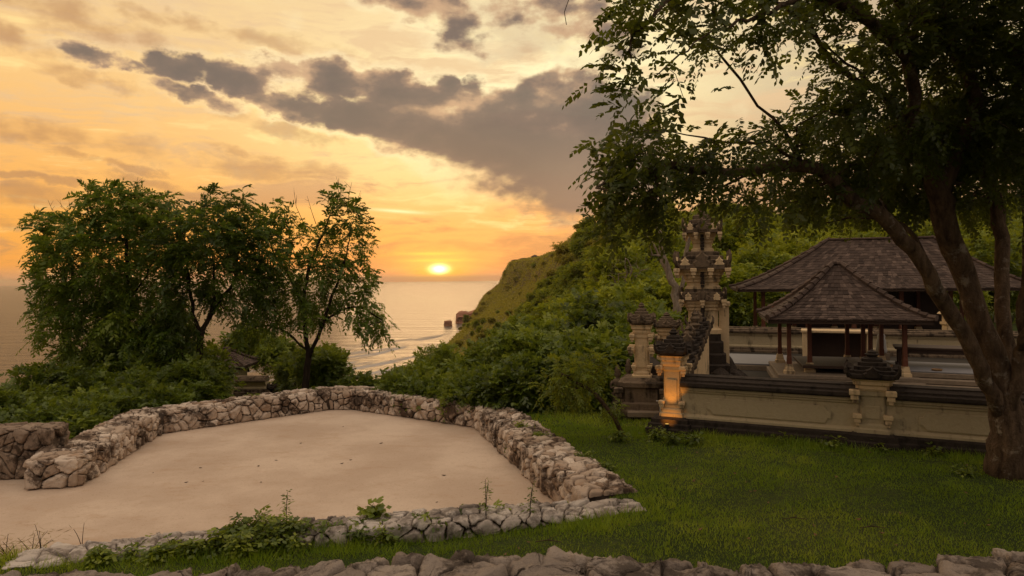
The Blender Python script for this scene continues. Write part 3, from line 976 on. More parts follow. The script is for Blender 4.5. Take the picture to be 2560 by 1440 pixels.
T3 = tree('broadleaf_tree', 'rightmost and loosest of the three trees behind the terrace, forked trunk', ls, cl, .125, M['leaf_left'], M['bark_dark'], None, 12, .43, 6, .125, .056, .4)
def bare_twigs(t, spots, Yx):
    root = np.array(t.location)
    for (px, py, qx, qy) in spots:
        mb = MB()
        a, c = P(px, py, Yx) - root, P(qx, qy, Yx) - root
        mid = (a + c) / 2 + rng.normal(0, .07, 3)
        mb.tube([a, mid, c], [.016, .011, .005], 4)
        for k in range(3):
            s = mid + (c - mid) * rng.uniform(-.3, .8)
            mb.tube([s, s + rng.normal(0, .12, 3) + (0, 0, .18)], [.008, .003], 3)
        mb.build('dead_twig', M['bark_dark'], t)
bare_twigs(T3, [(760, 560, 735, 480), (790, 560, 768, 490), (850, 500, 847, 445), (870, 520, 880, 455), (880, 520, 895, 490), (905, 620, 940, 570), (905, 600, 930, 545)], Yv)
bare_twigs(T1, [(100, 580, 84, 515), (130, 560, 120, 500), (160, 560, 175, 505), (335, 510, 345, 442), (160, 560, 150, 515), (255, 490, 250, 470)], Yt)

# the great tree on the right
ls = [[P(2526, 1205, 11.4), P(2522, 1120, 11.4), P(2518, 1040, 11.4), P(2505, 960, 11.4), P(2480, 870, 11.4), P(2442, 780, 11.4), P(2408, 690, 11.4), P(2372, 590, 11.3), P(2345, 500, 11.2), P(2320, 420, 11.), P(2275, 330, 10.8), P(2190, 220, 10.4), P(2060, 110, 10), P(1960, 60, 9.6)],
      [P(2520, 1060, 11.4), P(2478, 985, 11.25), P(2438, 890, 11.1), P(2395, 795, 11.), P(2330, 720, 10.8), P(2300, 650, 10.7), P(2235, 575, 10.6), P(2190, 530, 10.5), P(2130, 500, 10.4), P(2080, 450, 10.3), P(2010, 415, 10.2), P(1940, 410, 10.2), P(1880, 425, 10.2), P(1800, 470, 10.1)],
      [P(2330, 720, 10.8), P(2310, 640, 11.2), P(2285, 590, 11.4), P(2260, 560, 11.5), P(2170, 545, 11.8), P(2080, 555, 12)],
      [P(2512, 1000, 11.4), P(2525, 900, 11.6), P(2512, 800, 11.8), P(2505, 690, 12.), P(2500, 560, 12.2), P(2470, 420, 12.2), P(2450, 300, 12), P(2400, 150, 11.8), P(2330, 0, 11.5), P(2300, -90, 11.4)],
      [P(2520, 1060, 11.3), P(2552, 930, 11.1), P(2556, 850, 11.), P(2560, 760, 10.8), P(2580, 640, 10.6), P(2570, 480, 10.4), P(2590, 300, 10.2), P(2540, 120, 10)],
      [P(2530, 880, 11.), P(2600, 780, 10.6), P(2680, 650, 10.2), P(2700, 450, 9.6), P(2690, 200, 9)],
      [P(2408, 690, 11.4), P(2370, 660, 11.7), P(2300, 690, 12.), P(2240, 690, 12.3)],
      [P(2345, 500, 11.2), P(2400, 380, 11.), P(2440, 250, 10.6), P(2380, 120, 10.2), P(2270, 20, 9.8), P(2150, -60, 9.4)],
      [P(2275, 330, 10.8), P(2280, 200, 10.2), P(2200, 80, 9.6), P(2040, -20, 8.8), P(1850, -60, 8.), P(1690, -20, 7.4), P(1620, 60, 7.)],
      [P(2190, 220, 10.4), P(2100, 180, 10.), P(2020, 60, 9.6), P(1930, 0, 9.2), P(1800, -40, 8.8)],
      [P(1690, -20, 7.4), P(1580, -70, 7.2), P(1440, -110, 7.1), P(1330, -125, 7.), P(1240, -122, 7.)],
      [P(1440, -70, 7.1), P(1415, -20, 7.05), P(1412, 25, 7.05), P(1416, 62, 7.05)],
      [P(2040, -20, 8.8), P(1900, 40, 8.2), P(1790, 80, 7.6), P(1700, 140, 7.0), P(1640, 190, 6.6)],
      [P(2010, 415, 10.2), P(1960, 330, 10.), P(1900, 262, 9.8), P(1845, 200, 9.6), P(1790, 135, 9.5), P(1730, 90, 9.4)],
      [P(2010, 415, 10.2), P(1920, 360, 9.8), P(1800, 350, 9.4), P(1680, 330, 9.2), P(1570, 330, 9)],
      [P(1880, 425, 10.2), P(1780, 430, 9.8), P(1680, 420, 9.5), P(1560, 440, 9.2), P(1490, 470, 9.)],
      [P(1940, 410, 10.2), P(1900, 420, 10.6), P(1800, 400, 11), P(1700, 380, 11.2)]]
ells = [E(1620, 380, 9.4, 110, 70, .9), E(1540, 470, 9.1, 80, 60, .7), E(1660, 480, 9.6, 110, 60, .9), E(1780, 400, 9.8, 130, 70, 1.), E(1800, 500, 10, 140, 50, 1.),
        E(1560, 120, 7.2, 70, 110, .6), E(1690, 190, 6.7, 60, 60, .4), E(1600, 30, 7.4, 110, 50, .8), E(1750, 40, 8, 130, 50, .9), E(1580, 200, 7.0, 40, 50, .4),
        E(1880, 90, 8.8, 140, 70, 1.1), E(2040, 60, 9.6, 140, 80, 1.2), E(1900, 220, 9.6, 90, 60, .9), E(2060, 260, 10.2, 120, 80, 1.2), E(1960, 330, 10, 110, 70, 1.1),
        E(2200, 130, 10.2, 150, 110, 1.3), E(2180, 340, 10.8, 130, 110, 1.4), E(2080, 440, 11, 120, 70, 1.2), E(2350, 280, 11.4, 130, 150, 1.5), E(2330, 80, 10.4, 160, 110, 1.5),
        E(2480, 180, 11, 110, 170, 1.5), E(2500, 420, 12.6, 100, 140, 1.2), E(2290, 470, 12.6, 120, 90, 1.2), E(2560, 60, 9.6, 120, 110, 1.4), E(2420, 560, 13.2, 130, 70, 1.),
        E(1980, 520, 10.9, 120, 40, .9), E(2560, 300, 11, 90, 150, 1.2), E(1850, 540, 10.2, 90, 30, .7), E(1500, 510, 9, 45, 50, .4), E(2050, 610, 11, 60, 30, .5), E(2200, 640, 11.2, 40, 24, .4),
        E(1500, 60, 7.4, 30, 60, .4), E(2650, 300, 9.4, 120, 260, 1.5), E(2500, -120, 9.5, 300, 120, 1.8), E(2100, -120, 9, 300, 120, 1.6), E(1760, -120, 8, 200, 70, 1.2)]
ells += [E(1520, 570, 9.4, 60, 40, .5), E(1640, 560, 9.7, 90, 36, .6), E(1590, 520, 9.3, 90, 60, .6), E(1720, 520, 9.9, 90, 40, .6), E(1900, 590, 10.8, 80, 40, .6), E(1990, 470, 11.2, 120, 60, .9), E(1480, 440, 9, 40, 60, .4), E(1660, 600, 10.2, 40, 22, .3),
         E(2060, 660, 10.6, 36, 24, .3), E(2420, 640, 13, 60, 50, .6), E(2300, 400, 12, 160, 120, 1.4), E(2200, 500, 12.5, 140, 60, 1.)]
cl = ell_clumps(ells, 1380, .20, .35)
def to_px(c):
    x_, z_ = c[:, 0] / c[:, 1] * F, (c[:, 2] - ZC) / c[:, 1] * F
    return CX + x_ - z_ * ROLL, CYH - z_ - x_ * ROLL
_u, _v = to_px(cl)
cl = np.concatenate([cl, [P(1240, -118, 7.), P(1335, -126, 7.)]])
_u, _v = to_px(cl)
_r = rng.random(len(cl))
cl = cl[~((_u > 1665) & (_u < 1850) & (_v > 478)) & ~((_v > 525) & (_u > 1850) & (_r < .8)) & ~((_v > 580) & (_u > 1700)) & ~((_v > 560) & (_u < 1665) & (_r < .6))
        & ~((_u > 1755) & (_u < 2000) & (_v > 120) & (_v < 300) & (_r < .8)) & ~((_v > 500) & (_u < 1680) & (_r < .5)) & ~((_u < 1505) & (_v > 240)) & ~((_u < 1520) & (_u > 1400) & (_v < 260)) & ~((_u < 1500) & (_v < 330) & (_v > 200)) & ~((_v < 230) & (_u > 1780) & (_u < 2330) & (_r < .36)) & ~((_u > 1780) & (_u < 2080) & (_r > .8))]
TR = tree('spreading_tree', 'huge spreading tree with forking lichen spotted trunk at the right edge', ls, cl, .285, M['leaf_right'], M['bark'], None, 8, .33, 6, .076, .046, .35, scat=.11, tip=.0045, expo=.52, step=.22, wob=.022, flare=1.35, up_w=0.)
# ------------------------------------------------------------------ temple compound
def horn(mb, c, rz, s, h):
    """curled corner ornament rising outwards from c along direction rz"""
    d = np.array((math.cos(rz), math.sin(rz), 0))
    pts = [np.array(c) + d * s * a + np.array((0, 0, h * b_)) for a, b_ in ((-.5, 0), (.1, .12), (.55, .38), (.66, .75), (.42, 1.0), (.2, .92))]
    mb.tube(pts, [s * .42, s * .40, s * .32, s * .24, s * .15, s * .06], 6)
def flame(mb, c, rz, w, h, t=.07):
    """carved leaf shaped stone plate facing rz"""
    ca, sa = math.cos(rz + math.pi / 2), math.sin(rz + math.pi / 2)
    nx, ny = math.cos(rz), math.sin(rz)
    prof = [(-.5, 0), (-.62, .28), (-.40, .42), (-.46, .62), (-.2, .74), (0, 1), (.2, .74), (.46, .62), (.40, .42), (.62, .28), (.5, 0)]
    rings = []
    for k, sc in ((-t, .85), (0, 1), (t, .8)):
        rings.append([(c[0] + ca * u * w * sc + nx * k, c[1] + sa * u * w * sc + ny * k, c[2] + v * h * (.5 + .5 * sc)) for u, v in prof])
    mb.loft(rings)
def bracket(mb, c, rz, s):
    """little stepped stone bracket with a drop, the pale blocks under the cornices"""
    mb.box((c[0], c[1], c[2]), (s * .5, s * .5, s * .55), rz, s * .08)
    mb.box((c[0], c[1], c[2] - s * .5), (s * .36, s * .36, s * .48), rz, s * .06)
    mb.box((c[0], c[1], c[2] - s * .85), (s * .2, s * .2, s * .34), rz, s * .04)
def finial(mb, c, s, h):
    mb.lathe(c, [(s, 0), (s * 1.1, h * .08), (s * .6, h * .2), (s * .85, h * .32), (s * 1.0, h * .45), (s * .55, h * .6), (s * .7, h * .7), (s * .25, h * .85), (s * .04, h)], 9)
def rot2(x, y, a):
    return x * math.cos(a) - y * math.sin(a), x * math.sin(a) + y * math.cos(a)

def pillar(label, x, y, z, rz, w, h, crown_w, crown_h, mats=('cream', 'paras', 'black_stone'), cat='pillar', name='temple_pillar', group=None, plinth=True):
    """Balinese wall pillar: plinth, pedestal, shaft, bracketed capital, dark stepped crown with horns, finial"""
    t = thing(name, label, cat, (x, y, z), rz, group)
    body, orn, dark = (M[k] for k in mats)
    if plinth:
        mb = MB(); mb.plan((0, 0, -.15), [(w * .95, 0), (w * .95, .27), (w * .88, .30), (w * .88, .40), (w * .74, .44)]); mb.build('plinth', dark, t)
    mb = MB(); mb.plan((0, 0, .29), [(w * .70, 0), (w * .70, .07), (w * .60, .09), (w * .60, .15), (w * .52, .18)], notch=.15)
    mb.build('pedestal', body, t)
    for sx in (-1, 1):
        for sy in (-1, 1):
            mb = MB(); bracket(mb, (sx * w * .56, sy * w * .56, .56), 0, w * .34); mb.build('corner_block', orn, t)
    mb = MB(); mb.plan((0, 0, .40), [(w * .5, 0), (w * .47, .06), (w * .47, h - .62), (w * .53, h - .58), (w * .53, h - .50)], notch=.14)
    for k in range(4):
        a = k * math.pi / 2
        cx, cy = rot2(0, -w * .475, a)
        mb.box((cx, cy, .56), (w * .26, .018, h - .95), a, .008)
    mb.build('shaft', body, t)
    mb = MB(); mb.plan((0, 0, h - .10), [(w * .55, 0), (w * .62, .05), (w * .62, .11), (w * .72, .14), (w * .72, .20), (w * .82, .24)], notch=.18)
    mb.build('capital', orn, t)
    for sx in (-1, 1):
        for sy in (-1, 1):
            mb = MB(); bracket(mb, (sx * w * .66, sy * w * .66, h - .17), 0, w * .40); mb.build('bracket', orn, t)
    zc = h + .14
    cw, chh = crown_w / 2, crown_h
    mb = MB()
    mb.plan((0, 0, zc), [(cw * .72, 0), (cw * .98, .06 * chh), (cw, .12 * chh), (cw, .2 * chh), (cw * .86, .22 * chh), (cw * .86, .32 * chh), (cw * .70, .34 * chh), (cw * .70, .46 * chh),
                         (cw * .55, .48 * chh), (cw * .55, .60 * chh), (cw * .40, .62 * chh), (cw * .40, .72 * chh), (cw * .3, .74 * chh)], notch=.2)
    mb.build('crown', dark, t)
    for k in range(4):
        a = math.pi / 4 + k * math.pi / 2
        mb = MB(); horn(mb, (cw * 1.25 * math.cos(a), cw * 1.25 * math.sin(a), zc + .12 * chh), a, cw * .26, .42 * chh); mb.build('horn', dark, t)
        a = k * math.pi / 2
        mb = MB(); flame(mb, (cw * .95 * math.cos(a), cw * .95 * math.sin(a), zc + .12 * chh), a, cw * .62, .42 * chh); mb.build('antefix', dark, t)
    mb = MB(); finial(mb, (0, 0, zc + .72 * chh), cw * .30, .34 * chh); mb.build('finial', dark, t)
    return t
WA, WB = np.array((3.62, 15.35)), np.array((10.2, 12.11))
wdir = (WB - WA) / np.linalg.norm(WB - WA); wn = np.array((-wdir[1], wdir[0])); wrz = math.atan2(wdir[1], wdir[0])
def on_wall(u, n=0.):
    return WA + wdir * u + wn * n
def temple_wall(label, A, B, z0=0., hb=.92, back=False, panel=True, mat='cream', top='black_stone'):
    A, B = np.array(A[:2], float), np.array(B[:2], float)
    L = np.linalg.norm(B - A); d = (B - A) / L; n = np.array((-d[1], d[0])); rz = math.atan2(d[1], d[0])
    t = thing('temple_wall', label, 'wall', (A[0], A[1], z0), rz)
    a, bb = (0, 0), (L, 0)
    mb = MB(); mb.extrude(a, bb, [(-.34, -.3), (-.34, .13), (-.30, .16), (-.30, .24), (-.23, .27), (.23, .27), (.34, .2), (.34, -.3)]); mb.build('plinth', M[top], t)
    mb = MB()
    e = .004
    mb.extrude(a, bb, [(-.24, .274), (-.24, .32), (-.20, .35), (-.17, .37), (-.17, hb - .10), (-.20, hb - .07), (-.20, hb - .04), (-.24, hb - .02), (-.24, hb + .04), (.24, hb + .04), (.2, hb - .06), (.17, hb - .1), (.17, .37), (.24, .274)])
    mb.build('wall_body', M[mat], t)
    if panel:
        z1, z2, u1, u2 = .40, hb - .17, .55, L - .5
        pts = [(u1, z1 + .1), (u1 + .06, z1 + .1), (u1 + .12, z1), (u2 - .12, z1), (u2 - .06, z1 + .1), (u2, z1 + .1), (u2, z2 - .1), (u2 - .06, z2 - .1), (u2 - .12, z2), (u1 + .12, z2), (u1 + .06, z2 - .1), (u1, z2 - .1)]
        mb = MB(); cu, cz = (u1 + u2) / 2, (z1 + z2) / 2
        rings = [[(u, -.168, z) for u, z in pts], [(u, -.196, z) for u, z in pts], [(cu + (u - cu) * .995, -.202, cz + (z - cz) * .96) for u, z in pts]]
        mb.loft(rings); mb.build('panel', M[mat], t)
    mb = MB()
    h = hb + .043
    mb.extrude(a, bb, [(-.30, h), (-.33, h + .04), (-.33, h + .10), (-.27, h + .13), (-.27, h + .17), (-.17, h + .22), (-.17, h + .25), (.17, h + .25), (.17, h + .22), (.27, h + .17), (.33, h + .10), (.33, h + .04), (.30, h)])
    mb.build('coping', M[top], t)
    return t
Lw = np.linalg.norm(WB - WA)
u_mid = 3.94
pl = on_wall(0)
pm = on_wall(u_mid)
temple_wall('cream panelled wall with black coping between the lamplit pillar and the middle pillar', on_wall(.2), on_wall(u_mid - .24))
temple_wall('cream panelled wall with black coping running right behind the big tree trunk', on_wall(u_mid + .24), on_wall(Lw + .9))
# big black stepped foot under the lamplit pillar
TPL = pillar('cream pillar at the wall end glowing orange from an uplight below it', pl[0], pl[1], .0, wrz, .40, 1.50, .70, .58)
mb = MB(); mb.plan((-.02, -.05, -.3), [(.50, 0), (.50, .36), (.45, .38), (.45, .46), (.40, .48), (.40, .56)], 0, .0); mb.build('stepped_foot', M['black_stone'], TPL)
pillar('cream pillar with dark ornate crown in the middle of the front wall', pm[0], pm[1], 0., wrz, .48, 1.20, .92, .54)
# uplight with its lamp
fp = on_wall(-.02, -.62)
up = thing('garden_uplight', 'small dark uplight in the grass at the foot of the glowing pillar', 'lamp', (fp[0], fp[1], .0), wrz)
mb = MB(); mb.lathe((0, 0, 0), [(.05, 0), (.05, .03), (.012, .04), (.012, .1), (.035, .11), (.05, .20), (.047, .20)], 10); mb.build('housing', M['lamp_metal'], up)
m, b = new_mat('lamp_glass')
em = b.n('ShaderNodeEmission'); b.put(em, 0, (1, .55, .12, 1)); b.put(em, 1, .7)
M['lamp_glass'] = finish(m, b, em.outputs[0])
mb = MB(); mb.lathe((0, 0, .203), [(.042, 0), (.03, .006)], 10); mb.build('lens', M['lamp_glass'], up)
def spot(name, loc, target, watts, ang, parent):
    l = bpy.data.lights.new(name, 'SPOT')
    l.energy = watts; l.color = (1, .36, .04); l.spot_size = R(ang); l.spot_blend = .7; l.shadow_soft_size = .03
    o = link(name, l, parent)
    o.location = loc
    o.rotation_euler = (Vector(target) - Vector(loc)).to_track_quat('-Z', 'Y').to_euler()
spot('lamp_light', (0, 0, .26), (0, .36, 1.05), 30, 60, up)
spot('lamp_glow', (0, -.04, .27), (0, .3, .22), 6, 90, up)

# tall gate tower
TX, TY = P(1757, 690, 20.5)[:2]
tw = thing('gate_tower', 'tall tiered carved stone gate tower rising between the trees and pavilion roofs', 'tower', (TX, TY, 0), R(-17))
tw.scale = (.90, .90, 1)
def part(name, mat, prof, notch=.18, c=(0, 0, 0)):
    mb = MB(); mb.plan(c, prof, 0, notch); return mb.build(name, M[mat], tw)
part('plinth', 'black_stone', [(1.0, -.3), (1.0, .25), (.92, .28), (.92, .5), (.82, .53), (.82, .8), (.72, .85), (.72, 1.1), (.64, 1.15), (.64, 1.45), (.56, 1.5), (.56, 1.7)])
part('lower_body', 'paras', [(.58, 1.703), (.58, 1.82), (.50, 1.86), (.47, 1.92), (.47, 2.36), (.52, 2.40), (.52, 2.46), (.57, 2.50), (.57, 2.56), (.62, 2.60), (.62, 2.68)])
part('lower_roof', 'grey_carved', [(.72, 2.683), (.72, 2.76), (.66, 2.80), (.66, 2.90), (.58, 2.94), (.58, 3.02)])
part('middle_body', 'paras', [(.56, 3.023), (.56, 3.08), (.50, 3.12), (.50, 3.20), (.55, 3.23), (.55, 3.30), (.60, 3.33), (.60, 3.40), (.66, 3.43), (.66, 3.50), (.73, 3.53), (.73, 3.60)])
part('middle_roof', 'grey_carved', [(.86, 3.603), (.86, 3.72), (.78, 3.76), (.78, 3.86), (.66, 3.89), (.66, 3.98), (.54, 4.01), (.54, 4.10), (.44, 4.13)])
part('upper_body', 'paras', [(.36, 4.133), (.36, 4.20), (.30, 4.23), (.30, 4.36), (.34, 4.39), (.34, 4.46), (.38, 4.49), (.38, 4.56), (.44, 4.60), (.44, 4.68)])
part('upper_roof', 'grey_carved', [(.60, 4.683), (.60, 4.80), (.54, 4.84), (.54, 4.93), (.42, 4.96), (.42, 5.06), (.30, 5.09), (.30, 5.20), (.2, 5.23)])
mb = MB(); finial(mb, (0, 0, 5.233), .16, .55); mb.build('finial', M['grey_carved'], tw)
for (w, z, s, n) in ((.72, 2.62, .17, 2), (.86, 3.52, .20, 3), (.60, 4.60, .15, 3)):
    for k in range(4):
        for i in range(n + 1):
            if i == n: continue
            u = -w * .93 + 2 * w * .93 * i / n
            x_, y_ = rot2(u, -w * .93, k * math.pi / 2)
            mb = MB(); bracket(mb, (x_, y_, z), 0, s); mb.build('bracket', M['paras'], tw)
for (w, z, s, h) in ((.72, 2.72, .16, .34), (.86, 3.68, .20, .46), (.60, 4.78, .15, .34)):
    for k in range(4):
        a = math.pi / 4 + k * math.pi / 2
        mb = MB(); horn(mb, (w * 1.28 * math.cos(a), w * 1.28 * math.sin(a), z), a, s, h); mb.build('horn', M['grey_carved'], tw)
        a = k * math.pi / 2
        mb = MB(); flame(mb, (w * .96 * math.cos(a), w * .96 * math.sin(a), z - .02), a, w * .55, h * 1.1); mb.build('antefix', M['grey_carved'], tw)
        for u in (-.62, .62):
            mb = MB(); x_, y_ = rot2(w * .94, u * w, a); flame(mb, (x_, y_, z - .02), a, w * .3, h * .7, .05); mb.build('antefix', M['paras'], tw)
for (w, z0, z1) in ((.50, 1.9, 2.62), (.60, 3.06, 3.56), (.36, 4.16, 4.64)):
    mb = MB()
    for i in range(5):
        zz = z0 + (z1 - z0) * i / 5
        mb.box((0, -w - .01, zz), (.055 + .012 * (i % 2), .05 + .012 * i, (z1 - z0) / 5 - .01), 0, .012)
    mb.build('front_ornament', M['black_stone'], tw)
# side slabs of the gateway beside the tower
mb = MB(); mb.box((.66, .2, 0), (.16, .34, 2.5), 0, .02); mb.box((.66, .2, 2.5), (.2, .4, .12), 0, .02); mb.build('door_jamb', M['paras'], tw)

# stepped dark wing wall running back from the lamplit pillar to the tower
sw0, sw1 = np.array((pl[0] + .12, pl[1] + .5)), np.array((TX - .35, TY - 1.0))
d_ = sw1 - sw0; Ls = np.linalg.norm(d_); rzs = math.atan2(d_[1], d_[0])
t = thing('stepped_wing_wall', 'dark stepped wing wall with curled ornaments climbing back to the tower', 'wall', (*sw0, 0), rzs)
mb = MB()
ns = 7
for i in range(ns):
    z1 = 1.12 + .16 * i
    mb.box((Ls * (i + .5) / ns, 0, -.2), (Ls / ns / 2 - .004, .22, z1 + .2 - .18), 0, .01)
mb.build('wall_body', M['paras'], t)
for i in range(ns):
    z1 = 1.12 + .16 * i - .17
    mb = MB(); mb.box((Ls * (i + .5) / ns, 0, z1), (Ls / ns / 2 + .05, .33, .10), 0, .02); mb.box((Ls * (i + .5) / ns, 0, z1 + .103), (Ls / ns / 2, .25, .12), 0, .02)
    mb.box((Ls * (i + .5) / ns, 0, z1 + .226), (Ls / ns / 2 - .06, .17, .1), 0, .02)
    mb.build('coping_step', M['black_stone'], t)
    mb = MB()
    for s_ in (-1, 1):
        horn(mb, (Ls * (i + .5) / ns, s_ * .3, z1 + .08), s_ * math.pi / 2, .13, .30)
    flame(mb, (Ls * (i + .2) / ns, 0, z1 + .2), math.pi, .26, .36)
    mb.build('ornament', M['grey_carved'], t)
for (f_, zz) in ((.16, 1.30), (.5, 1.72), (.74, 2.05)):
    mb = MB(); finial(mb, (Ls * f_, 0, zz), .14, .46); mb.build('finial', M['grey_carved'], t)

# the outlying gate pillar with its carved foot, a second one behind, guardians
gp = G(1612, 1032, 0)
t = pillar('tall narrow stone gate pillar with dark crown left of the glowing pillar', gp[0] + .0, gp[1] + .3, .55, R(-14), .35, 1.50, .60, .54, ('paras', 'paras', 'grey_carved'), plinth=False)
mb = MB()
mb.plan((0, 0, -.7), [(.72, 0), (.72, .25), (.62, .28), (.62, .42), (.50, .45), (.50, .78), (.56, .82), (.56, .92), (.46, .96), (.40, 1.02)], 0, .2)
mb.build('plinth', M['grey_carved'], t)
for sx, sy in ((-1, -1), (1, -1), (-1, 1), (1, 1)):
    mb = MB(); bracket(mb, (sx * .55, sy * .55, -.02), 0, .22); horn(mb, (sx * .52, sy * .52, -.25), math.atan2(sy, sx), .16, .34); mb.build('corner_ornament', M['grey_carved'], t)
    mb = MB(); bracket(mb, (sx * .26, sy * .26, 1.0), 0, .17); mb.build('corner_block', M['paras'], t)
q = P(1667, 850, 19.6)
pillar('shorter stone pillar with dark crown half hidden behind the gate pillar', q[0], q[1], .75, R(-14), .40, 1.05, .72, .42, ('paras', 'paras', 'grey_carved'), plinth=False)
t_ = bpy.data.objects  # (pillar stands on the dark side wall built next)
temple_wall('low dark side wall behind the glowing pillar carrying the shorter pillar', (gp[0] + .45, gp[1] + .5), (pl[0] + .3, 20.6), 0, .80, panel=False, mat='grey_carved')
def guardian(label, px, py, hgt):
    g = G(px, py, 0)
    t = thing('guardian_statue', label, 'statue', (g[0], g[1], 0), R(-10))
    mb = MB(); mb.plan((0, 0, -.1), [(.17, 0), (.17, .18), (.14, .2), (.14, .3), (.16, .33)], 0, .1); mb.build('pedestal', M['grey_carved'], t)
    mb = MB(); z = .23
    mb.lathe((0, 0, z), [(.11, 0), (.14, .06), (.12, .14), (.09, .22), (.12, .30), (.145, .38), (.12, .44), (.055, .48), (.05, .50), (.085, .54), (.095, .60), (.08, .65), (.10, .67), (.06, .72), (.07, .76), (.02, .84)], 10, 1, .8)
    for s in (-1, 1):
        mb.tube([(s * .13, 0, z + .40), (s * .19, -.02, z + .30), (s * .17, -.08, z + .22), (s * .09, -.12, z + .27)], [.042, .04, .034, .03], 6)
        mb.tube([(s * .07, 0, z + .10), (s * .12, -.10, z + .09), (s * .10, -.13, z - .0)], [.06, .055, .045], 6)
    o = mb.build('figure', M['grey_carved'], t, smooth=True)
    o.scale = (1, 1, hgt)
    return t
guardian('weathered stone guardian figure farthest left of the gate pillar', 1545, 1012, 1.0)
guardian('taller stone guardian figure close beside the foot of the gate pillar', 1572, 1008, 1.12)
g = G(1560, 1030, 0)
mb = MB(); mb.lathe((0, 0, -.05), [(.14, 0), (.16, .08), (.13, .18), (.05, .24)], 7, 1.2, .8); o = mb.build('pale_stone', M['pvc']); o.location = g
tag(o, 'small pale stone block lying in the grass before the guardian figures', 'stone')
g = G(1651, 1042, 0)
mb = MB(); mb.tube([(0, 0, -.05), (0, 0, .36), (-.02, 0, .385), (-.10, 0, .385)], .016, 7); o = mb.build('standpipe', M['pvc']); o.location = g
tag(o, 'thin white water pipe standing with a bent top beside the glowing pillar', 'pipe')
mb = MB()
mb.box((0, 0, 0), (.85, .12, .14), 0, .02); o = mb.build('stone_kerb', M['plat_stone']); o.location = (gp[0] + .35, gp[1] - .45, -.02); o.rotation_euler.z = R(-6)
tag(o, 'low stone kerb lying before the foot of the gate pillar', 'kerb')

# ------------------------------------------------------------------ shingled pavilions
def shingle_roof(name, parent, cx, cy, hx, hy, ridge, ze, zr, course, swid, curve=1.45, lean=0.):
    H = zr - ze
    def surf(side, s, a):
        """side 0 front,1 right,2 back,3 left; s height fraction, a -1..1 along"""
        z = ze + H * (s ** curve * .85 + s * .15)
        ex = ridge + (hx - ridge) * (1 - s); ey = hy * (1 - s)
        mx = cx + lean * s
        if side == 0: return np.array((mx + a * ex, cy - ey, z))
        if side == 2: return np.array((mx - a * ex, cy + ey, z))
        if side == 1: return np.array((mx + ex, cy + a * ey, z))
        return np.array((mx - ex, cy - a * ey, z))
    mb = MB()
    for side in range(4):
        slope = math.hypot(hy if side % 2 == 0 else hx - ridge, H)
        n = int(slope / course)
        for i in range(n):
            s0, s1 = i / n, min((i + 1.35) / n, 1)
            half = (ridge + (hx - ridge) * (1 - s0)) if side % 2 == 0 else hy * (1 - s0)
            if half < .05: continue
            a = -1.0 - random.random() * .5 * swid / half
            while a < 1:
                w = swid * random.uniform(.6, 1.45) / half
                a0, a1 = max(a, -1), min(a + w - .008 / half, 1)
                a += w
                if a1 - a0 < .01 / half: continue
                j = random.uniform(-.012, .012) / max(H, .5)
                p00, p01 = surf(side, max(s0 + j, 0), a0), surf(side, max(s0 + j, 0), a1)
                p10, p11 = surf(side, s1, a0), surf(side, s1, a1)
                lift = np.array((0, 0, .030 + random.uniform(0, .016)))
                mb.tint = min(1, max(0, random.gauss(.42, .25)))
                mb.add([p00, p01, p00 + lift, p01 + lift, p10 + (0, 0, .012), p11 + (0, 0, .012)], [(0, 1, 3, 2), (2, 3, 5, 4)])
    roof = mb.build(name, M['shingle'], parent)
    # hip and ridge caps
    mb = MB()
    for (side, a) in ((0, -1), (0, 1), (2, -1), (2, 1)):
        pts = [surf(side, s, a) + (0, 0, .05) for s in np.linspace(0, 1, 13)]
        for p, q in zip(pts[:-1], pts[1:]):
            mb.tint = random.uniform(.2, .8)
            mb.tube([p + (0, 0, .03), q + (q - p) * .12], [.10, .075], 6)
    mb.tint = .5
    if ridge > .05:
        nn = max(2, int(ridge * 2 / .35))
        for i in range(nn):
            mb.tint = random.uniform(.2, .8)
            x0 = cx + lean - ridge + 2 * ridge * i / nn
            mb.box((x0 + ridge / nn, cy, zr - .02), (ridge / nn - .004, .11, .11), 0, .03)
    else:
        mb.lathe((cx, cy, zr - .05), [(.16, 0), (.13, .14), (.05, .2)], 8)
    mb.build('ridge_cap', M['shingle'], roof)
    # dark underside and eave board
    mb = MB(); N = 8
    for side in range(4):
        g = [[surf(side, s, a) - (0, 0, .03) for a in (-1, 1)] for s in np.linspace(0.0, 1, N)]
        V = [p for r in g for p in r]
        mb.add(V, [(2 * i, 2 * i + 1, 2 * i + 3, 2 * i + 2) for i in range(N - 1)])
    mb.build('ceiling', M['wood_dark'], roof)
    mb = MB()
    for sx, sy, L_, r_ in ((0, -1, hx, 0), (0, 1, hx, 0), (1, 0, hy, math.pi / 2), (-1, 0, hy, math.pi / 2)):
        mb.box((cx + sx * (hx - .05), cy + sy * (hy - .05), ze - .115), (L_ - .08, .022, .085), r_)
    mb.build('eave_board', M['wood_dark'], roof)
    # rafters under the eaves
    mb = MB()
    for side in range(4):
        half = hx if side % 2 == 0 else hy
        for a in np.arange(-half + .3, half - .2, .45):
            mb.tube([surf(side, .01, a / half) - (0, 0, .07), surf(side, .55, a / half * (.6 if ridge < .3 or side % 2 else .85)) - (0, 0, .09)], .025, 4)
    mb.build('rafter_set', M['wood_dark'], roof)
    return roof
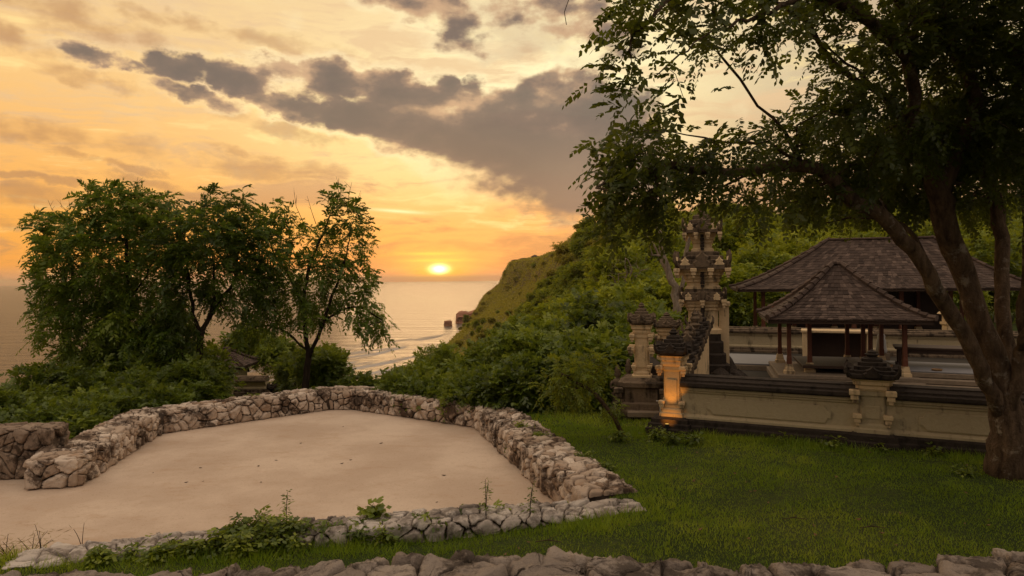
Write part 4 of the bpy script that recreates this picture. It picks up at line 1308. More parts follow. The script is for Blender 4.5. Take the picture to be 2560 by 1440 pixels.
def column(parent, x, y, z0, z1, w=.085, base=True):
    mb = MB()
    zb = z0 + (.30 if base else 0)
    mb.plan((x, y, 0), [(w, zb), (w, zb + (z1 - zb) * .12), (w * .86, zb + (z1 - zb) * .16), (w * .86, z1 - .22), (w * 1.1, z1 - .2), (w * 1.1, z1)], 0, .12)
    c = mb.build('column', M['wood'], parent)
    if base:
        mb = MB(); mb.plan((x, y, z0), [(w * 2.2, 0), (w * 2.2, .09), (w * 1.7, .11), (w * 1.7, .17), (w * 1.5, .22), (w * 1.35, .297)], 0, .1)
        mb.build('base_stone', M['paras'], c)
    return c
# small front pavilion, turned like the whole compound
CR = R(-22)
def comp(x, y, u=0., v=0.):
    a, b_ = rot2(u, v, CR)
    return x + a, y + b_
zes, zrs, zfl = 2.05, 3.74, .36
sp = thing('small_pavilion', 'small open pavilion with steep pyramid shingle roof in front', 'pavilion', (10.48, 22.05, 0), R(-16))
mb = MB(); mb.box((0, 0, -.35), (2.05, 1.85, .58), 0, .03); mb.box((0, 0, .233), (1.95, 1.75, zfl - .233), 0, .02); mb.build('base', M['plat_stone'], sp)
shingle_roof('roof', sp, 0, 0, 2.27, 2.05, .10, zes, zrs, .15, .13, 1.45)
for x_, y_ in ((-1.6, -1.42), (1.6, -1.42), (-1.6, 1.42), (1.6, 1.42), (-.95, -.95), (.55, 1.42), (.95, -.1), (.95, .95)):
    column(sp, x_, y_, zfl, zes + .16, .07)
mb = MB(); mb.box((.15, -.05, zfl + .16), (1.35, 1.30, .09), 0, .01); mb.build('sleeping_deck', M['wood_dark'], sp)
mb = MB()
for y_ in (-1.42, 1.42): mb.box((0, y_, zes + .15), (1.85, .045, .12))
for x_ in (-1.6, 1.6): mb.box((x_, 0, zes + .152), (.045, 1.36, .11))
mb.build('tie_beam', M['wood'], sp)
for x_ in (-1.6, 1.6):
    for s_ in (-1, 1):
        mb = MB()
        for k in range(4):
            flame(mb, (x_ + s_ * (.10 + .08 * k), -1.44, zes - .12 + .02 * k), -math.pi / 2, .13 + .03 * (k % 2), .20)
        mb.build('carved_bracket', M['wood'], sp)
# big rear pavilion
bp = thing('large_pavilion', 'large pavilion with long weathered hipped shingle roof at the back', 'pavilion', (18.1, 35.0, 0), R(-15))
zeb, zrb, hx_b, hy_b = 2.72, 5.2, 6.45, 3.6
shingle_roof('roof', bp, 0, 0, hx_b, hy_b, 2.4, zeb, zrb, .20, .17, 1.4, .7)
mb = MB(); mb.box((0, 0, -.4), (hx_b - .9, hy_b - .8, .62), 0, .04); mb.build('base', M['plat_stone'], bp)
mb = MB(); mb.box((0, 0, .223), (hx_b - 1.0, hy_b - .9, .05), 0, .01); mb.build('tiled_floor', M['white_tile'], bp)
for k in range(6):
    for y_ in (-hy_b + 1.2, hy_b - 1.2):
        column(bp, -hx_b + 1.3 + (2 * hx_b - 2.6) * k / 5, y_, .275, zeb + .25, .10)
mb = MB()
for y_ in (-hy_b + 1.2, hy_b - 1.2): mb.box((0, y_, zeb + .24), (hx_b - 1.1, .06, .16))
mb.build('tie_beam', M['wood'], bp)
mb = MB(); mb.box((.6, hy_b - 1.0, .277), (hx_b - 2.6, .08, 2.2), 0, .01); mb.build('rear_screen', M['wood_dark'], bp)
# paved yard, tiled platforms
mb = MB()
yp = [(4.35, 15.55), (10.6, 12.5), (27, 19.5), (20.2, 26.6), (7, 31.9), (5.3, 20.6)]
mb.add([(*q, .055) for q in yp], [tuple(range(len(yp)))])
if True:
    M['yard'] = simple('yard', (.040, .034, .026), .9, 3, .5, .02)
o = mb.build('temple_yard', M['yard'])
tag(o, kind='structure')
t = thing('tiled_platform', 'pale tiled floor slab at the left of the small pavilion', 'platform', (9.05, 25.6, 0), CR)
mb = MB(); mb.box((0, 0, -.3), (1.25, 1.62, .53), 0, .02); mb.build('stone_edge', M['plat_stone'], t)
mb = MB(); mb.box((0, 0, .233), (1.20, 1.56, .05), 0, .01); mb.build('tile_surface', M['white_tile'], t)
zt_ = .50
t = thing('tiled_platform', 'pale tiled raised floor with stone steps right of the middle pillar', 'platform', (13.1, 20.9, 0), R(-26))
for i, (k, z) in enumerate(((0, zt_), (.25, zt_ - .15), (.5, zt_ - .30))):
    mb = MB(); mb.box((0, -k / 2, z - .14 if i < 2 else -.3), (1.75 + k * .3, 1.3 + k / 2, .137 if i < 2 else z + .297), 0, .015); mb.build('stone_step', M['plat_stone'], t)
mb = MB(); mb.box((0, 0, zt_ + .0), (1.68, 1.23, .04), 0, .01); mb.build('tile_surface', M['white_tile'], t)
t = thing('long_table', 'long dark wooden bench table standing on the pale tiled floor', 'table', (13.35, 21.15, zt_ + .043), R(-26))
mb = MB(); mb.box((0, 0, .52), (1.35, .55, .07), 0, .01); mb.build('table_top', M['wood_dark'], t)
mb = MB(); mb.box((0, -.45, .40), (1.25, .03, .117)); mb.box((0, .45, .40), (1.25, .03, .117)); mb.build('apron', M['wood_dark'], t)
for x_ in (-1.2, 1.2):
    for y_ in (-.40, .40):
        mb = MB(); mb.box((x_, y_, 0), (.05, .05, .398), 0, .008); mb.build('leg', M['wood_dark'], t)
for (u, v, s, lab, ct) in ((-1.3, -.95, .17, 'small brown rattan basket left of the dark table legs', 'basket'), (-.2, -.95, .14, 'flat round rattan tray on the pale tiles below the table', 'tray')):
    a_, c_ = rot2(u, v, R(-26))
    mb = MB(); mb.lathe((0, 0, 0), [(s * .9, 0), (s, .02), (s * 1.02, .10 if ct == 'basket' else .045), (s * .9, .11 if ct == 'basket' else .05), (s * .86, .05 if ct == 'basket' else .03), (s * .7, .03)], 14)
    o = mb.build('rattan_basket' if ct == 'basket' else 'rattan_tray', M['rattan'], None, True); o.location = (13.1 + a_, 20.9 + c_, zt_ + .043)
    tag(o, lab, ct)
# white wrapped shrine figure, altar, back wall
q = P(2201, 872, 23.4)
t = thing('wrapped_shrine', 'shrine post draped in white cloth behind the crown of the middle pillar', 'shrine', (q[0] + .03, 23.4, 0))
mb = MB(); mb.plan((0, 0, 0), [(.26, -.2), (.26, .4), (.20, .45), (.20, .70)], 0, .1); mb.build('pedestal', M['plat_stone'], t)
mb = MB()
rings = []
for (r, z) in ((.16, .703), (.18, .78), (.15, .95), (.14, 1.12), (.105, 1.2), (.115, 1.28), (.08, 1.35), (.02, 1.38)):
    rings.append([(r * (1 + .14 * math.sin(j * 2.5 + z * 3)) * math.cos(j / 20 * 6.2832), r * (1 + .14 * math.sin(j * 2.5 + z * 3)) * math.sin(j / 20 * 6.2832), z) for j in range(20)])
mb.loft(rings); mb.build('cloth', M['white_cloth'], t, True)
t = thing('stone_altar', 'low pale altar table seen under the small pavilion eave', 'altar', (12.6, 26.6, .0), CR)
mb = MB(); mb.box((0, 0, 1.15), (1.25, .45, .1), 0, .02); mb.build('table_top', M['paras'], t)
for x_ in (-1.12, 1.12):
    mb = MB(); mb.box((x_, 0, 0), (.08, .38, 1.147), 0, .015); mb.build('leg', M['paras'], t)
mb = MB(); mb.box((0, .3, 0), (1.0, .05, 1.1), 0, .01); mb.build('back_panel', M['wood_dark'], t)
temple_wall('cream courtyard wall with dark coping behind the pavilions', (7., 31.5), (20, 26.25), .0, .84, panel=False, top='grey_carved')
q = P(2302, 800, 31)
t = thing('stone_lantern', 'small pale stone shrine lantern standing right of the small roof', 'shrine', (q[0], 29.0, 0))
mb = MB(); mb.plan((0, 0, 0), [(.3, -.2), (.3, .4), (.2, .45), (.2, 1.2), (.26, 1.25), (.26, 1.35)], 0, .15); mb.build('post', M['paras'], t)
mb = MB(); mb.plan((0, 0, 1.353), [(.2, 0), (.2, .3), (.34, .33), (.3, .4), (.16, .52), (.18, .56), (.04, .75)], 0, .15); mb.build('lantern_head', M['paras'], t)
# dark carved stones in the courtyard by the tower
for i, (px, Y_, h, s, lab) in enumerate(((1800, 19.3, .75, .30, 'dark mossy boulder at the foot of the gate tower'), (1836, 20.2, .62, .36, 'wider dark mossy boulder right of the gate tower foot'),
                                         (1850, 18.9, .36, .20, 'small grey stone on the courtyard floor behind the front wall'), (1815, 20.9, 1.0, .26, 'tall dark mossy stone leaning on the gate tower foot'))):
    x_ = P(px, 900, Y_)[0]
    mb = MB()
    rings = []
    for k, z in ((1.25, -.15), (1.3, .1), (1.2, .35), (1.05, .6), (.75, .85), (.3, 1.0)):
        rings.append([(s * k * (1 + .55 * float(vnoise(j * .9 + i * 7, z * 4 + i, 3))) * math.cos(j / 14 * 6.2832), s * k * (1 + .55 * float(vnoise(j * .9 + i * 7, z * 4 + i, 3))) * math.sin(j / 14 * 6.2832), h * z + .12 * float(vnoise(j * 1.3, z * 5 + i, 8))) for j in range(14)])
    mb.loft(rings)
    o = mb.build('mossy_boulder', M['black_stone'] if i != 2 else M['grey_carved']); o.location = (x_, Y_, 0)
    tag(o, lab, 'stone')

# ------------------------------------------------------------------ little shrine below the terrace, left
q = P(562, 905, 34)
t = thing('small_shrine', 'small shrine house with brown tiled roof half hidden behind the trees', 'shrine', (q[0], 34., -2.6))
zsh = P(620, 916, 33)[2] + 2.6
shingle_roof('roof', t, 0, 0, 1.35, 1.3, .1, zsh, P(562, 872, 34)[2] + 2.6, .14, .12, 1.4)
mb = MB(); mb.box((0, 0, -1.2), (.8, .8, zsh + 1.15), 0, .02); mb.build('wall', M['cream'], t)
a_, c_ = P(590, 940, 31.5), P(668, 945, 31.5)
temple_wall('small cream wall with dark coping right of the little shrine roof', a_, c_, a_[2] - .85 + .0, .55, panel=False, top='grey_carved')
a_, c_ = P(618, 1000, 28.5), P(690, 962, 31.0)
temple_wall('low cream wall sloping down behind the terrace wall by the shrine', a_, c_, a_[2] - .95, .55, panel=False, top='grey_carved')
q = P(694, 985, 31.2)
pillar('dark mossy gate pillar beside the little shrine wall', q[0], q[1], q[2] - .9, .2, .42, 1.0, .8, .5, ('grey_carved', 'grey_carved', 'black_stone'))
q = P(718, 985, 31.6)
pillar('yellowish weathered gate pillar just right of the dark mossy one', q[0], q[1], q[2] - .9, .2, .38, .95, .6, .4, ('cream', 'cream', 'grey_carved'))

# houses on the far cliff top
for i, (px, py, w, h, lab) in enumerate(((1296, 657, 14, 5, 'distant low house on the outermost cliff edge'), (1316, 652, 13, 5, 'distant flat roofed house in the middle of the cliff top row'), (1337, 648, 7, 6, 'distant taller white house with pointed roof on the cliff top'))):
    Yb = 840 - 40 * i
    q = P(px, py, Yb)
    z0 = float(height(q[0], Yb)); hb = h
    t = thing('cliff_house', lab, 'house', (q[0], Yb, z0), R(10))
    mb = MB(); mb.box((0, 0, -2), (w / 2, w / 2.4, hb), 0); mb.build('wall', M['cream'], t)
    mb = MB(); mb.plan((0, 0, hb - 2), [(w * .58, 0.003), (w * .56, .5), (w * .1 if i == 2 else w * .4, 2.4 if i == 2 else 1.0)], 0); mb.build('roof', M['shingle'], t)
    for k in (-1, 0, 1):
        mb = MB(); mb.box((k * w * .3, -w / 2.4 - .02, hb - 3.8), (w * .08, .1, 1.3)); mb.build('window', M['wood_dark'], t)
# ------------------------------------------------------------------ shrubs
def shrub_proto(seed, r, h, n, nf, L, ll, lw, pairs=4, droop=.3):
    ells = [(np.array((0, 0, h * .42)), np.array((r * .72, r * .72, h * .46)))]
    for k in range(6):
        a = rng.uniform(0, 6.28)
        ells.append((np.array((math.cos(a) * r * .55, math.sin(a) * r * .55, h * rng.uniform(.3, .75))), np.array((r * .42, r * .42, h * .28)) * rng.uniform(.7, 1.1)))
    C = ell_clumps(ells, n, .13 * r, .55)
    V, T = rosettes(C, nf, L, pairs, ll, lw, droop, nrmz(C - np.array((0, 0, h * .3))), .7, .3, .10 * r, np.clip(rng.normal(.42, .2, len(C)), 0, 1))
    crown = quads_mesh('crown', V, [M['leaf_bush']], T)
    mb = skeleton([[(0, 0, -.4), (.03, .02, h * .2), (0, .05, h * .45)]], C[::3], .05, step=.3)
    o = mb.build('stem', M['bark_dark'], None, True)
    stem = o.data
    bpy.data.objects.remove(o)
    return crown, stem
SP = [shrub_proto(i, 1.25, 1.7, 150, 13, .30, .105, .066) for i in range(3)] + [shrub_proto(9, 1.3, 2.1, 120, 13, .40, .11, .045, 6)]
def shrub(k, loc, s, rz, label, group=None):
    t = thing('shrub', label, 'shrub', loc, rz, group)
    t.scale = (s, s, s * random.uniform(.9, 1.1))
    link('crown', SP[k][0], t); link('stem', SP[k][1], t)
    return t
# a hedge row of shrubs behind the terrace's right wall
row = [(905, 985, 24, .8), (960, 1000, 24.5, .85), (1015, 985, 25.5, .95), (1090, 945, 28, 1.), (1125, 945, 29, 1.1), (1120, 1000, 24.5, .9), (1180, 965, 27, 1.), (1190, 1010, 24, .9),
       (1240, 985, 25, 1.1), (1265, 950, 28, 1.2), (1300, 1000, 23.5, 1.0), (1330, 945, 27, 1.3), (1370, 985, 23.5, 1.25), (1400, 930, 27, 1.6), (1430, 1000, 22.5, 1.1),
       (1470, 960, 24, 1.4), (1500, 1000, 21.8, 1.0), (1530, 930, 25, 1.5), (1555, 990, 22.5, 1.0), (1330, 900, 31, 1.3), (1370, 880, 33, 1.9), (1460, 890, 30, 1.8), (1520, 860, 29, 1.9), (1590, 900, 26, 1.5)]
row += [(1000, 990, 21.5, .7), (1060, 995, 20.8, .75), (1120, 1000, 20.2, .75), (1180, 1005, 19.6, .75), (1235, 1000, 19.2, .85), (1290, 990, 19.0, .95), (1340, 985, 18.8, 1.), (1390, 985, 18.9, 1.), (1440, 985, 18.8, .95), (1490, 985, 18.9, .95), (1535, 985, 19.2, .9), (1310, 940, 20.5, 1.2), (1380, 935, 20.4, 1.25), (1450, 935, 20.6, 1.2), (1510, 920, 21., 1.2), (1260, 950, 21., 1.1)]
for i, (px, py, Y_, s) in enumerate(row):
    q = P(px, py, Y_)
    zz = q[2] - .85 * s
    if Y_ < 21.6: zz = min(zz, float(height(q[0], Y_)) - .05)
    shrub(i % 4, (q[0], Y_, zz), s, random.uniform(0, 6.28), 'leafy green shrub in the hedge row behind the right side of the terrace wall', 'shrubs behind the terrace wall')
rowl = [(20, 1085, 20, .9), (90, 1070, 21, .9), (170, 1040, 21.5, 1.2), (230, 985, 24, 1.4), (140, 1045, 24, .9), (300, 1000, 22.5, 1.3), (350, 960, 24.5, 1.5), (420, 990, 23, 1.2), (470, 950, 26, 1.3),
        (225, 950, 27, 1.2), (60, 1080, 19, 1.1), (-30, 1075, 20, 1.), (160, 1075, 18.6, .9), (260, 1045, 20.0, 1.0), (330, 1035, 20.6, 1.0), (-20, 1090, 17.5, 1.0), (400, 1020, 21.6, .9)]
rowl += [(160, 1110, 17.0, .8), (215, 1085, 17.8, .9), (270, 1065, 18.6, .9), (330, 1050, 19.4, .9), (395, 1035, 20.2, .85), (450, 1025, 21.2, .8), (520, 1020, 22.2, .55), (120, 1085, 18.2, 1.), (60, 1110, 17.4, .8), (480, 1000, 22.6, 1.), (20, 1120, 16.8, .8)]
for i, (px, py, Y_, s) in enumerate(rowl):
    q = P(px, py, Y_)
    shrub((i + 1) % 4, (q[0], Y_, q[2] - .85 * s), s, random.uniform(0, 6.28), 'dark green shrub in the thicket below the left tree behind the terrace', 'shrubs in the left thicket')
for i, (px, py, Y_, s, lab) in enumerate(((620, 862, 38, 1.2, 'shrub rising right behind the little shrine roof'), (690, 890, 36, 1.0, 'shrub behind the dark gate pillar of the little shrine'), (800, 930, 27.5, 1.0, 'green shrub at the right of the forked tree foot'),
                                          (745, 930, 30, .9, 'shrub between the shrine pillars and the forked trunk'), (820, 890, 33, .7, 'small shrub against the sea right of the forked tree'))):
    q = P(px, py, Y_)
    shrub(i % 4, (q[0], Y_, q[2] - .85 * s), s, random.uniform(0, 6.28), lab)

# ------------------------------------------------------------------ hillside trees
def hill_proto(r, h, n, nf, mat, ll=.19, lw=.11):
    n = int(n * 1.7); nf = nf + 3
    ells = []
    for k in range(8):
        a = rng.uniform(0, 6.28); d = rng.uniform(.1, .65) * r
        ells.append((np.array((math.cos(a) * d, math.sin(a) * d, h * rng.uniform(.45, .82))), np.array((r * .46, r * .46, h * .17)) * rng.uniform(.75, 1.2)))
    ells.append((np.array((0, 0, h * .5)), np.array((r * .8, r * .8, h * .3))))
    C = ell_clumps(ells, n, .075 * r, .6)
    V, T = rosettes(C, nf, .55, 3, ll, lw, .35, nrmz(C - np.array((0, 0, h * .3))), .7, .3, .22, np.clip(rng.normal(.42, .2, len(C)), 0, 1))
    crown = quads_mesh('crown', V, [M[mat]], T)
    mb = skeleton([[(0, 0, -1.5), (.1, .0, h * .25), (0, .15, h * .5), (.1, 0, h * .75)]], C[::4], .16, step=.6, wob=.06)
    o = mb.build('trunk', M['bark_pale'], None, True)
    trunk = o.data
    bpy.data.objects.remove(o)
    return crown, trunk
HP = [hill_proto(2.4, 4.6, 120, 9, 'leaf_hill'), hill_proto(2.8, 4.0, 130, 9, 'leaf_hill'), hill_proto(2.1, 5.2, 110, 9, 'leaf_hill'), hill_proto(2.5, 4.2, 120, 9, 'leaf_hill_warm'), hill_proto(2.3, 3.8, 110, 9, 'leaf_hill_warm')]
def march(px, py, y0=34, y1=1000):
    ys = np.concatenate([np.arange(y0, 140, .7), np.arange(140, y1, 3)])
    dx, dy = unroll(px, py)
    xs, zs = dx / F * ys, ZC + dy / F * ys
    hit = zs < height(xs, ys)
    if not hit.any(): return None
    k = int(hit.argmax())
    return xs[k], ys[k], float(height(xs[k], ys[k]))
placed = []
tries = 0
while len(placed) < 280 and tries < 14000:
    tries += 1
    px = random.uniform(1140, 2600)
    py = random.uniform(555, 880)
    if px > 1840 and py > 745: continue
    if px > 1560 and py > 830: continue
    bare = px < 1255 + (880 - py) * .70
    if bare and random.random() < .35: continue
    h_ = march(px, py)
    if h_ is None: continue
    x_, y_, z_ = h_
    if y_ < 46 and x_ > 4: continue
    if y_ < 40 or y_ > 820: continue
    size = (.85 + .5 * random.random()) * (1 + max(0, y_ - 80) / 420.)
    if bare: size *= random.uniform(.3, .62)
    rpx = 2.0 * size * F / y_
    if any(math.hypot(px - a, py - c) < .62 * (rpx + r_) / 2 for a, c, r_ in placed): continue
    placed.append((px, py, rpx))
    warm = random.random() < (.6 if bare else np.clip((y_ - 120) / 260, .05, .75))
    k = random.choice((3, 4)) if warm else random.choice((0, 1, 2))
    if y_ > 260:
        lab, gr = 'small far bush like tree on the warm distant cliff slope above the sea', 'trees on the far cliff slope'
    elif px > 1830:
        lab, gr = 'green tree on the hillside rising behind the pavilion roofs', 'trees behind the pavilions'
    elif py < 700 and px > 1480:
        lab, gr = 'green tree on the upper hillside behind the gate tower', 'trees on the upper hillside'
    else:
        lab, gr = 'bright green tree on the slope between the shrub row and the ridge', 'trees on the middle slope'
    t = thing('hillside_tree', lab, 'tree', (x_, y_, z_ - .4 * size), random.uniform(0, 6.28), gr)
    t.scale = (size, size, size * random.uniform(.8, 1.1))
    link('crown', HP[k][0], t); link('trunk', HP[k][1], t)
# trees closing the view behind the compound
for i, (px, py, Y_, s) in enumerate(((1560, 800, 40, 1.0), (1630, 760, 44, 1.2), (1700, 790, 42, 1.0), (1840, 760, 46, 1.1), (1880, 690, 50, 1.3), (1540, 720, 50, 1.2), (1640, 660, 56, 1.4), (1480, 800, 44, 1.1), (1420, 830, 48, 1.1), (1840, 620, 60, 1.5),
                                     (1930, 640, 58, 1.4), (2420, 700, 50, 1.4), (2500, 690, 47, 1.3), (2560, 660, 52, 1.5), (2240, 745, 44, .8), (2380, 740, 44, .8), (2120, 745, 43, .8), (1400, 850, 46, 1.), (1450, 850, 44, .9))):
    q = P(px, py, Y_)
    t = thing('hillside_tree', 'full green tree standing at the back edge of the temple yard', 'tree', (q[0], Y_, q[2] - 2.6 * s), random.uniform(0, 6.28), 'trees at the back of the temple yard')
    t.scale = (s, s, s)
    k = i % 3
    link('crown', HP[k][0], t); link('trunk', HP[k][1], t)
# scrub covering the ground between the trees
n = 95000
sy = 60 + 900 * rng.random(n * 3) ** 1.8
sxx = rng.uniform(-46, 46, n * 3) + np.where(rng.random(n * 3) < .35, rng.uniform(0, 70, n * 3), 0)
sz = height(sxx, sy)
ok = (sz > -60) & ~((sy < 48) & (sxx > 6))
sxx, sy, sz = sxx[ok][:n], sy[ok][:n], sz[ok][:n]
S0 = np.clip(sy / 260, .35, 2.6)
D = rng.normal(0, 1, (len(sy), 3)); D[:, 2] = abs(D[:, 2]) + .5
V, T = fronds(np.stack([sxx, sy, sz - .1], 1), D, S0 * rng.uniform(.7, 1.3, len(sy)), 2, .5, .30, .3, np.clip(rng.normal(.5, .22, len(sy)), 0, 1))
tag(link('hillside_scrub', quads_mesh('hillside_scrub', V, [M['leaf_hill_warm']], T)), 'low green and tan scrub covering the cliff slope', 'scrub', kind='stuff')

# pale bare tree by the tower, and leafless saplings on the slope
Yb = 27.
ls = [[P(1692, 830, Yb), P(1690, 760, Yb), P(1675, 690, Yb), P(1660, 640, Yb), P(1652, 590, Yb), P(1640, 540, Yb)],
      [P(1690, 770, Yb), P(1705, 700, Yb), P(1712, 640, Yb), P(1725, 590, Yb), P(1720, 540, Yb)],
      [P(1675, 690, Yb), P(1650, 640, Yb + .4), P(1620, 590, Yb + .6), P(1600, 555, Yb + .6)]]
tw_ = [P(1600 + random.uniform(-10, 150), random.uniform(535, 600), Yb + random.uniform(-.6, .8)) for _ in range(26)] + [P(1630 + random.uniform(-20, 20), random.uniform(600, 660), Yb) for _ in range(6)]
root = np.array(ls[0][0]); root[2] = -.4; ls[0][0] = root
t = thing('bare_tree', 'pale barked tree with bare forking branches beside the gate tower', 'tree', tuple(root))
skeleton([[np.array(p) - root for p in l] for l in ls], [c - root for c in tw_], .17, wob=.04).build('trunk', M['bark_pale'], t, True)
C = np.array([c - root for c in tw_])[:16]
V, T = rosettes(C, 4, .4, 4, .12, .05, .3)
link('crown', quads_mesh('crown', V, [M['leaf_hill']], T), t)
for i in range(9):
    px, py = random.uniform(1490, 1600), random.uniform(700, 800)
    h_ = march(px, py + 30)
    if h_ is None: continue
    Y_ = min(h_[1], 46.); q = P(px, py + 30, Y_)
    t = thing('bare_sapling', 'thin pale leafless sapling among the light bushes left of the tower', 'tree', tuple(q), 0, 'bare saplings on the slope')
    ends = [np.array((rng.normal(0, .7), rng.normal(0, .5), rng.uniform(1.8, 3.4))) for _ in range(9)]
    skeleton([[(0, 0, -1), (.05, 0, .6), (.1 * random.uniform(-3, 3), 0, 1.8)]], ends, .055, wob=.05).build('trunk', M['bark_pale'], t, True)

# leaning young tree on the lawn
Yl = 14.7
ls = [[P(1556, 1088, Yl), P(1530, 1045, Yl), P(1500, 1005, Yl), P(1478, 975, Yl), P(1462, 940, Yl)], [P(1478, 975, Yl), P(1440, 960, Yl), P(1405, 935, Yl - .2)], [P(1478, 975, Yl), P(1492, 930, Yl), P(1505, 905, Yl + .2)]]
cl = ell_clumps([E(1410, 940, Yl, 38, 26, .35), E(1460, 920, Yl, 40, 30, .4), E(1500, 910, Yl, 20, 28, .25), E(1440, 975, Yl, 40, 22, .35), E(1385, 965, Yl, 22, 22, .25), E(1535, 1010, Yl, 18, 16, .15)], 60, .13, .3)
tree('leaning_sapling', 'slender young tree leaning left on the lawn before the shrubs', ls, cl, .045, M['leaf_hill'], M['bark'], None, 6, .30, 7, .075, .026, .35, flare=1.2, tip=.004)

# ------------------------------------------------------------------ lawn grass
def grass_field(n, xr, yr, hmin, hmax, wid, name, label, keep, mat='grass'):
    x = rng.uniform(*xr, n); y = rng.uniform(*yr, n)
    k = keep(x, y) & ~in_poly(x, y, floor_poly)
    x, y = x[k], y[k]
    z = height(x, y)
    cl_ = .5 + vnoise(x * 1.7, y * 1.7, 2) * .9 + vnoise(x * 6, y * 6, 4) * .5
    h = np.clip(hmin + (hmax - hmin) * cl_, hmin * .5, hmax * 1.4) * rng.uniform(.6, 1.3, len(x))
    a = rng.uniform(0, 6.28, len(x)); le = rng.normal(0, .45, (len(x), 2))
    w = wid * rng.uniform(.7, 1.3, len(x)) * (.5 + y / 20)
    B = np.stack([x, y, z - .01], 1)
    s = np.stack([np.cos(a) * w, np.sin(a) * w, 0 * w], 1)
    tip = B + np.stack([le[:, 0] * h, le[:, 1] * h, h], 1)
    V = np.stack([B - s, B + s, tip], 1).reshape(-1, 3)
    tt = np.clip((.42 + .85 * vnoise(x * .45, y * .45, 8)) + .45 * vnoise(x * 3, y * 3, 6) + rng.normal(0, .16, len(x)), 0, 1)
    return tag(link(name, quads_mesh(name, V, [M[mat]], np.repeat(tt, 3), 3)), label, 'grass', kind='stuff')
def out_walls(x, y):
    """outside the rubble walls and the temple"""
    tw_in = np.array([*[q[:2] for q in tw_path]])
    at, L = wall_frame(tw_path)
    outer = [at(u)[0] + at(u)[1] * TH * .93 for u in np.linspace(0, L, 40)]
    ring = list(tw_in) + outer[::-1]
    at2, L2 = wall_frame(ew_path[::-1])
    ring2 = [at2(u)[0] for u in np.linspace(0, L2, 20)] + [at2(u)[0] + at2(u)[1] * .62 for u in np.linspace(0, L2, 20)][::-1]
    return ~in_poly(x, y, ring) & ~in_poly(x, y, ring2)
grass_field(330000, (-7, 13), (5.05, 16.), .022, .070, .006, 'lawn_grass', 'short green lawn grass around the temple wall and the terrace', lambda x, y: out_walls(x, y) & (np.abs(x) < y * .80 + .5) & ((x < 3.3) & (y < 17.2) | ((x - WA[0]) * wn[0] + (y - WA[1]) * wn[1] < -.3)))
grass_field(60000, (-2, 6.5), (15, 23), .03, .08, .010, 'lawn_grass', 'rougher grass at the far end of the lawn', lambda x, y: out_walls(x, y) & (x > -1.5 + (y - 15) * .1))
def wall_dist(x, y):
    d = np.full(x.shape, 9.)
    for k in np.linspace(0, 1, 60):
        q = ew_path[0] + (np.array((2.05, 10.2)) - ew_path[0]) * k
        d = np.minimum(d, np.hypot(x - q[0], y - q[1] + .15))
    for k in np.linspace(-.05, 1, 60):
        q = on_wall(k * Lw, -.5)
        d = np.minimum(d, np.hypot(x - q[0], y - q[1]))
    return d
grass_field(120000, (-7, 13), (7.5, 15.6), .07, .20, .006, 'tall_grass', 'longer ragged grass along the foot of the walls', lambda x, y: out_walls(x, y) & (wall_dist(x, y) < .55 + .5 * vnoise(x * 1.5, y * 1.5, 5)) & (vnoise(x * 2.2, y * 2.2, 12) > -.30))

grass_field(60000, (-7, 13), (5.1, 15.6), .07, .13, .006, 'tall_grass', 'scattered taller tufts in the lawn', lambda x, y: out_walls(x, y) & (vnoise(x * 1.3, y * 1.3, 21) + .7 * vnoise(x * 4, y * 4, 22) > .34) & ((x < 3.3) & (y < 17.2) | ((x - WA[0]) * wn[0] + (y - WA[1]) * wn[1] < -.3)))
# ------------------------------------------------------------------ weeds and small plants
def weed(name, label, px, py, z, h, n, pairs, ll, lw, mat='leaf_bush', spread=.25, cat='weed', droop=.3, L=.14, group=None, stems=3):
    g = G(px, py, z)
    t = thing(name, label, cat, tuple(g), 0, group)
    mb = MB(); O, Dv = [], []
    for s in range(stems):
        lean = rng.normal(0, spread, 2)
        pts = [np.array((lean[0] * k * k * h, lean[1] * k * k * h, h * k * (1 - .12 * s))) for k in np.linspace(0, 1, 6)]
        mb.tube(pts, list(np.linspace(.008, .003, 6)), 4)
        for j in range(n):
            k = .15 + .85 * j / max(1, n - 1)
            a = j * 2.4 + s
            i = min(int(k * 5), 4)
            O.append(pts[i] + (pts[i + 1] - pts[i]) * (k * 5 - i))
            Dv.append((math.cos(a), math.sin(a), .5))
    mb.build('stem', M['bark_dark'], t)
    V, T = fronds(np.array(O), np.array(Dv), np.full(len(O), L) * rng.uniform(.6, 1.2, len(O)), pairs, ll, lw, droop)
    link('foliage', quads_mesh('foliage', V, [M[mat]], T), t)
    return t
weed('flowering_weed', 'tall weed with a dark seed spike rising before the terrace floor', 716, 1338, -.28, .62, 12, 1, .07, .03, spread=.05, L=.09, stems=2)
weed('broad_leaf_weed', 'broad leaved dark green plant on top of the edging wall', 940, 1292, -.12, .22, 4, 1, .13, .10, spread=.6, L=.13, stems=5)
weed('tall_weed', 'tall thin weed in front of the right end of the terrace floor', 1215, 1290, -.1, .55, 14, 1, .06, .02, spread=.06, L=.07, stems=2)
weed('tall_weed', 'thin weed just right of the tallest one by the edging wall', 1325, 1290, -.1, .46, 12, 1, .06, .02, spread=.08, L=.07, stems=2)
weed('seed_grass', 'grass stalk with forked seed head near the left end of the edging', 205, 1385, -.4, .42, 2, 1, .10, .008, 'dry_grass', .1, L=.12, stems=2)
weed('seed_stalk', 'thin brown seed stalk at the left end of the edging wall', 104, 1405, -.45, .5, 7, 1, .04, .015, 'dry_grass', .08, L=.08, stems=2)
